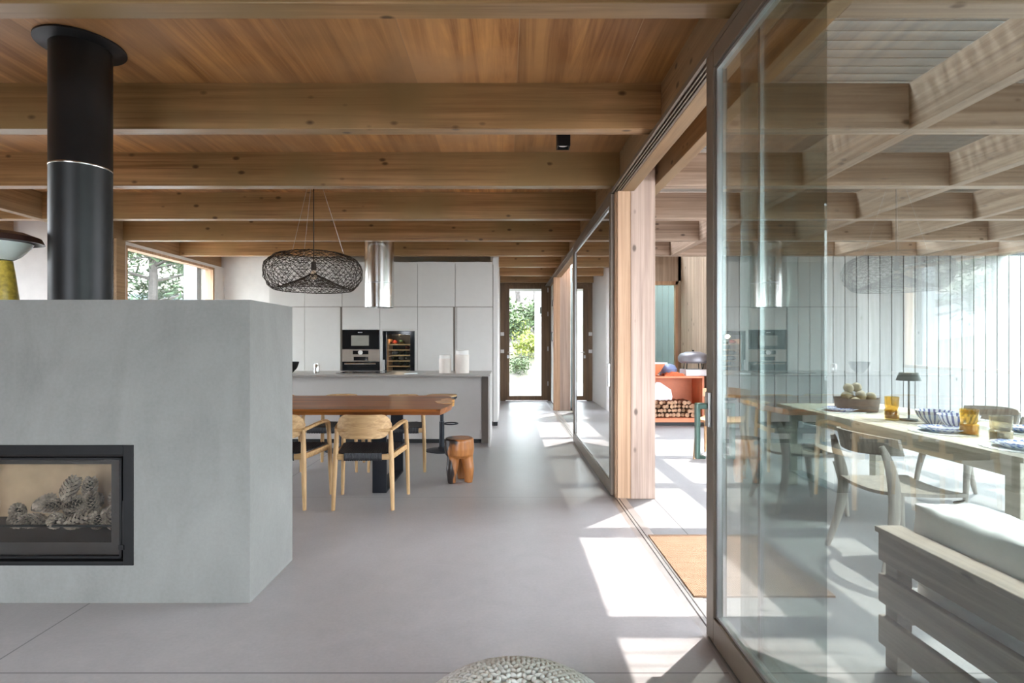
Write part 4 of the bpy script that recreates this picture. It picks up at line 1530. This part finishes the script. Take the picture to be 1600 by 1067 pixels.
pc0 = patio_chair(M['teak'])
pc1 = patio_chair(M['grey_teak'])
PCH = [(2.52, 6.45, math.pi - 0.55, 'warm wooden patio chair standing behind the grey-green door handle'),
       (2.42, 3.42, -math.pi / 2 + 0.05, 'grey wooden patio chair nearest the white sofa cushion, tucked to the whitewashed table'),
       (2.40, 4.55, -math.pi / 2 - 0.04, 'grey wooden patio chair on the near side of the whitewashed table below the fruit basket'),
       (3.86, 3.55, math.pi / 2 + 0.05, 'grey wooden patio chair across the whitewashed table opposite the amber glasses'),
       (3.86, 4.65, math.pi / 2, 'grey wooden patio chair across the whitewashed table behind the green lamp')]
for i, (x, y, rz, lb) in enumerate(PCH):
    o = pc0 if i == 0 else (pc1 if i == 1 else copy_tree(pc1))
    o.location = (x, y, -0.002)
    o.rotation_euler = (0, 0, rz)
    o['label'] = lb

# things on the patio table
TT = 0.7503
bk = thing('fruit_basket', 'dark basket of round fruit at the far end of the whitewashed patio table', 'basket', (3.02, 4.78, TT))
b = MB()
b.lathe([(0, 0), (0.13, 0), (0.15, 0.012), (0.165, 0.11), (0.172, 0.112), (0.16, 0.008), (0.13, -0.0), (0, 0.008)], seg=28)
b.build('basket_bowl', plain('dark_wicker', (0.10, 0.075, 0.055), 0.8, 0, 0.4, 40), bk, smooth=True)
fr0 = None
for i, (x, y, z) in enumerate([(0.0, 0.0, 0.05), (0.095, 0.02, 0.05), (-0.09, 0.03, 0.05), (0.03, 0.095, 0.05), (0.02, -0.095, 0.05), (-0.06, -0.08, 0.075),
                               (0.06, 0.04, 0.125), (-0.045, 0.035, 0.125), (0.005, -0.05, 0.125), (0.09, -0.05, 0.115), (-0.10, -0.02, 0.118), (0.01, 0.02, 0.19), (-0.07, 0.0, 0.185)]):
    if fr0 is None:
        fr0 = MB().blob((0, 0, 0), (0.042, 0.042, 0.039), 16, 10).build('round_fruit', M['fruit'], None, smooth=True)
        o = fr0
    else:
        o = fr0.copy()
        COL.objects.link(o)
    o.location = (3.02 + x, 4.78 + y, TT + z + 0.008)
    o.rotation_euler = (R.random(), R.random(), R.random())
    tag(o, 'brown-green round fruit heaped in the dark basket on the patio table', 'fruit', 'fruit in the basket')

tl = thing('portable_lamp', 'slim dark green table lamp with small cone shade on the patio table', 'lamp', (3.02, 4.16, TT))
MB().lathe([(0, 0), (0.058, 0), (0.058, 0.012), (0.01, 0.016), (0, 0.016)], seg=28).build('lamp_base', M['olive'], tl, smooth=True)
MB().tube([(0, 0, 0.012), (0, 0, 0.31)], 0.007, 10).build('stem', M['olive'], tl, smooth=True)
MB().lathe([(0, 0.36), (0.062, 0.358), (0.082, 0.30), (0.078, 0.30), (0.058, 0.352), (0, 0.354)], seg=32).build('lamp_shade', M['olive'], tl, smooth=True)


def tumbler(x, y, h, r, mat, label, fill=None):
    c = thing('drinking_glass', label, 'glass', (x, y, TT), 0, 'glasses on the patio table')
    MB().lathe([(0, 0), (r * 0.95, 0), (r, 0.006), (r, h * 0.45), (r * 0.86, h * 0.5), (r * 0.92, h * 0.56), (r, h), (r - 0.003, h), (r - 0.004, h * 0.58),
                (r * 0.82, h * 0.5), (r - 0.004, h * 0.43), (r - 0.004, 0.012), (0, 0.010)], seg=24).build('glass_body', mat, c, smooth=True)
    if fill:
        MB().lathe([(0, 0.0125), (r - 0.006, 0.0125), (r - 0.006, h * 0.4), (0, h * 0.4)], seg=20).build('drink', fill, c, smooth=True)


juice = plain('orange_drink', (0.42, 0.26, 0.03), 0.2)
tumbler(2.92, 4.20, 0.175, 0.048, M['amber'], 'tall amber glass on the patio table in front of the green lamp', juice)
tumbler(2.92, 3.50, 0.165, 0.050, M['amber'], 'tall amber glass between the blue bowls and the smoky glass', juice)
tumbler(2.88, 3.23, 0.155, 0.055, M['smoke'], 'smoky grey glass nearest the right edge of the photo', plain('grey_drink', (0.25, 0.22, 0.15), 0.2))
tumbler(3.30, 3.42, 0.15, 0.048, M['smoke'], 'clear smoky glass on the far side of the patio table')
for i, (x, y, lb) in enumerate(((3.05, 3.95, 'blue and white ribbed bowl beside the green lamp, left of the pair'), (3.03, 3.72, 'blue and white ribbed bowl, right of the pair on the patio table'))):
    o = MB().lathe([(0, 0), (0.05, 0), (0.055, 0.01), (0.10, 0.055), (0.118, 0.10), (0.112, 0.10), (0.09, 0.055), (0, 0.022)], seg=44).build('serving_bowl', M['bowl'], None, smooth=True)
    o.location = (x, y, TT)
    tag(o, lb, 'bowl', 'ribbed bowls on the patio table')
mat_m = plain('pale_woven_placemat', (0.60, 0.62, 0.60), 0.9, 0, 0.15, 40)
PLT = [(2.84, 4.72, 'at the far end of the patio table beside the fruit basket'), (2.85, 3.62, 'at the near edge of the patio table before the blue bowls'),
       (2.84, 3.05, 'at the near right corner of the patio table'), (3.38, 3.62, 'across the patio table behind the blue bowls')]
for i, (x, y, w) in enumerate(PLT):
    pm = MB()
    prof_n = 60
    pm.prism([((0.185 + 0.006 * math.sin(24 * a)) * math.cos(a), (0.185 + 0.006 * math.sin(24 * a)) * math.sin(a)) for a in [2 * math.pi * k / 144 for k in range(144)]], 0, 0.005)
    o = pm.build('placemat', mat_m, None)
    o.location = (x, y, TT)
    tag(o, 'round pale scalloped placemat ' + w, 'placemat', 'placemats on the patio table')
    o = MB().lathe([(0, 0), (0.085, 0), (0.09, 0.004), (0.135, 0.022), (0.137, 0.026), (0.088, 0.009), (0, 0.008)], seg=44).build('dinner_plate', M['plate'], None, smooth=True)
    o.location = (x, y, TT + 0.0053)
    tag(o, 'blue patterned dinner plate ' + w, 'plate', 'dinner plates on the patio table')
    o = MB().lathe([(0, 0), (0.06, 0), (0.064, 0.004), (0.098, 0.018), (0.100, 0.021), (0.062, 0.008), (0, 0.007)], seg=40).build('side_plate', M['plate'], None, smooth=True)
    o.location = (x, y, TT + 0.0145)
    tag(o, 'smaller blue patterned plate ' + w, 'plate', 'side plates on the patio table')

# sofa
sf = thing('garden_sofa', 'weathered wooden slat-back garden sofa seen from behind through the glass', 'sofa', (1.52, 0.35, 0))
SL = 1.93
b = MB()
for y in (0.0, 0.93, SL - 0.06):
    p = MB().box(0.045, 0.105, y, y + 0.07, 0, 0.50)
    p.build('post', M['grey_wood'], sf, 0.003)
for z in (0.10, 0.27, 0.44):
    MB().box(0.015, 0.045, 0.0, SL + 0.01, z, z + 0.115).build('back_slat', M['grey_wood'], sf, 0.004)
MB().box(0.0, 0.11, 0.0, SL + 0.01, 0.556, 0.580).build('top_rail', M['grey_wood'], sf, 0.004)
for y in (0.0, SL - 0.06):
    MB().box(0.10, 0.85, y, y + 0.06, 0.20, 0.27).build('side_rail', M['grey_wood'], sf, 0.003)
    MB().box(0.79, 0.85, y, y + 0.06, 0, 0.20).build('front_leg', M['grey_wood'], sf, 0.003)
MB().box(0.10, 0.85, 0.06, SL - 0.06, 0.22, 0.26).build('seat_deck', M['grey_wood'], sf, 0.003)


def cushion(x0, x1, y0, y1, z0, z1, pf_, seed):
    mb = MB()
    bm = mb.bm
    nx, ny, nz = 8, 22, 8
    bmesh.ops.create_cube(bm, size=1.0)
    bmesh.ops.subdivide_edges(bm, edges=bm.edges[:], cuts=11, use_grid_fill=True)
    cx, cy, cz = (x0 + x1) / 2, (y0 + y1) / 2, (z0 + z1) / 2
    for v in bm.verts:
        p = v.co * 2
        q = Vector([max(-1, min(1, c)) for c in p])
        e = lambda a, b_: (1 - a ** 4) * (1 - b_ ** 4)
        sx = 1 - 0.14 * (1 - e(q.y, q.z)) * 0.6 * pf_
        sz = 1 - 0.20 * (1 - e(q.x, q.y)) * 0.6 * pf_
        nn = noise.noise(Vector((q.x * 2 + seed, q.y * 5, q.z * 2)))
        v.co = Vector((cx + q.x * sx * (x1 - x0) / 2 + 0.008 * nn, cy + q.y * (y1 - y0) / 2 * (1 - 0.015 * (1 - e(q.x, q.z))), cz + q.z * sz * (z1 - z0) / 2 + 0.010 * nn))
    return mb


for i, (ya, yb, lb) in enumerate(((0.04, 0.96, 'thick white back cushion on the near half of the garden sofa'), (0.97, 1.90, 'thick white back cushion at the far end of the garden sofa'))):
    o = cushion(1.64, 1.90, 0.35 + ya, 0.35 + yb, 0.385, 0.70, 1.0, i * 3.0).build('back_cushion', M['cushion'], None, smooth=True, angle=80)
    tag(o, lb, 'cushion', 'back cushions of the garden sofa')
for i, (ya, yb, lb) in enumerate(((0.04, 0.96, 'flat white seat cushion on the near half of the garden sofa'), (0.97, 1.90, 'flat white seat cushion at the far end of the garden sofa'))):
    o = cushion(1.64, 2.36, 0.35 + ya, 0.35 + yb, 0.262, 0.375, 0.8, 9 + i * 3.0).build('seat_cushion', M['cushion'], None, smooth=True, angle=80)
    tag(o, lb, 'cushion', 'seat cushions of the garden sofa')


# ================================================================== TREES AND BUSHES OUTSIDE
def tuft_cloud(mb, c, rad, n, size, flat=0.6, slim=0.13):
    bm = mb.bm
    for _ in range(n):
        d = Vector((R.gauss(0, 1), R.gauss(0, 1), R.gauss(0, 1) * flat))
        if d.length > 2.2:
            continue
        p = Vector(c) + d * rad * 0.55
        u = Vector((R.uniform(-1, 1), R.uniform(-1, 1), R.uniform(-0.4, 1))).normalized()
        w = u.cross(Vector((R.uniform(-1, 1), R.uniform(-1, 1), R.uniform(-1, 1)))).normalized()
        L, W = size * R.uniform(0.7, 1.3), size * slim
        v = [bm.verts.new(p + q) for q in (-w * W, u * L * 0.5 - w * W * 0.6, u * L, u * L * 0.5 + w * W * 0.6, w * W)]
        bm.faces.new(v)


def pine(h, name='pine_tree'):
    t_ = thing(name, 'x', 'tree')
    tk = MB()
    bend = R.uniform(-0.3, 0.3)
    tk.tube([(bend * (k / 8) ** 2 * 2, 0.1 * math.sin(k), h * k / 8) for k in range(9)], [0.16 - 0.014 * k for k in range(9)], 8)
    fo = MB()
    for k in range(20):
        z = h * R.uniform(0.30, 1.0)
        a = R.uniform(0, 6.28)
        L = (1.3 - z / h) * h * 0.30 + 0.3
        bx = bend * (z / h) ** 2 * 2
        e = (bx + L * math.cos(a), L * math.sin(a), z + 0.25 * L)
        tk.tube([(bx, 0, z), e], [0.045, 0.015], 5)
        for q in (0.5, 0.8, 1.05):
            tuft_cloud(fo, (bx + L * q * math.cos(a), L * q * math.sin(a), z + 0.25 * L * q + 0.1), 0.55, 110, 0.20)
    tk.build('trunk', M['bark'], t_, smooth=True)
    fo.build('foliage', M['needles'], t_, fix=False)
    return t_


P1, P2 = pine(8.0), pine(6.2)
TREES = [(P1, -11.2, 14.2, 0.1, 1.0, 'tall pine outside the kitchen window, nearest the glass'),
         (P2, -10.3, 16.3, 1.3, 1.1, 'pine outside the kitchen window behind the tall one'),
         (P1, -13.6, 17.5, 2.0, 1.15, 'pine left in the kitchen window by the orange jamb'),
         (P2, -9.5, 18.5, 3.0, 1.2, 'pine at the right of the kitchen window'),
         (P1, -12.0, 21.5, 4.0, 1.1, 'pine farther back in the kitchen window'),
         (P1, -0.9, 33.0, 1.0, 1.0, 'pine on the slope seen left through the end door'),
         (P2, 0.9, 38.0, 2.2, 1.3, 'pine on the slope seen in the middle of the end door'),
         (P1, 1.6, 31.0, 3.2, 0.9, 'pine on the slope seen beside the white wall through the end door'),
         (P2, -2.6, 41.0, 5.0, 1.3, 'far pine on the slope seen through the end door')]
used = set()
for (p, x, y, rz, s_, lb) in TREES:
    if id(p) in used:
        o = copy_tree(p)
    else:
        used.add(id(p))
        o = p
    o.location = (x, y, gz(x, y) - 0.12)
    o.rotation_euler = (0, 0, rz)
    o.scale = (s_, s_, s_)
    tag(o, lb, 'tree', 'pine trees outside')


def bush(mat, r, n, size):
    b_ = MB()
    tuft_cloud(b_, (0, 0, r * 0.7), r, n, size, 0.7, 0.3)
    return b_.build('bush', mat, None, fix=False)


B1, B2 = bush(M['leaf'], 0.8, 900, 0.16), bush(M['broom'], 0.55, 800, 0.12)
BUS = [(B1, 0.2, 26.0, 1.1, 'green bush on the slope left of the path beyond the end door'), (B2, 0.95, 23.2, 1.2, 'yellow-green broom bush beside the white wall beyond the end door'),
       (B1, 1.4, 28.5, 1.2, 'green bush on the slope above the broom bush'), (B2, 0.7, 27.5, 0.9, 'yellow broom bush higher on the slope beyond the end door'),
       (B1, -0.6, 30.0, 1.4, 'large green bush near the top of the slope at left of the door glass'), (B1, 0.5, 20.8, 0.5, 'low green bush at the end of the concrete path beyond the end door')]
used = set()
for (p, x, y, s_, lb) in BUS:
    o = p if id(p) not in used else p.copy()
    if id(p) in used:
        COL.objects.link(o)
    used.add(id(p))
    o.location = (x, y, gz(x, y))
    o.scale = (s_, s_, s_)
    o.rotation_euler = (0, 0, x * 3)
    tag(o, lb, 'bush', 'bushes on the slope')

# neighbouring pale house low in the kitchen window
hs = thing('neighbour_house', 'low pale house roof seen at the bottom of the kitchen window', 'house', (-16.5, 23.0, 0.2))
MB().box(-4.5, 4.0, 0, 5, 0, 2.9).build('wall', M['far_wall'], hs)
MB().box(-4.8, 4.3, -0.3, 5.3, 2.9, 3.15).build('roof', plain('grey_roof', (0.14, 0.16, 0.18), 0.8), hs)
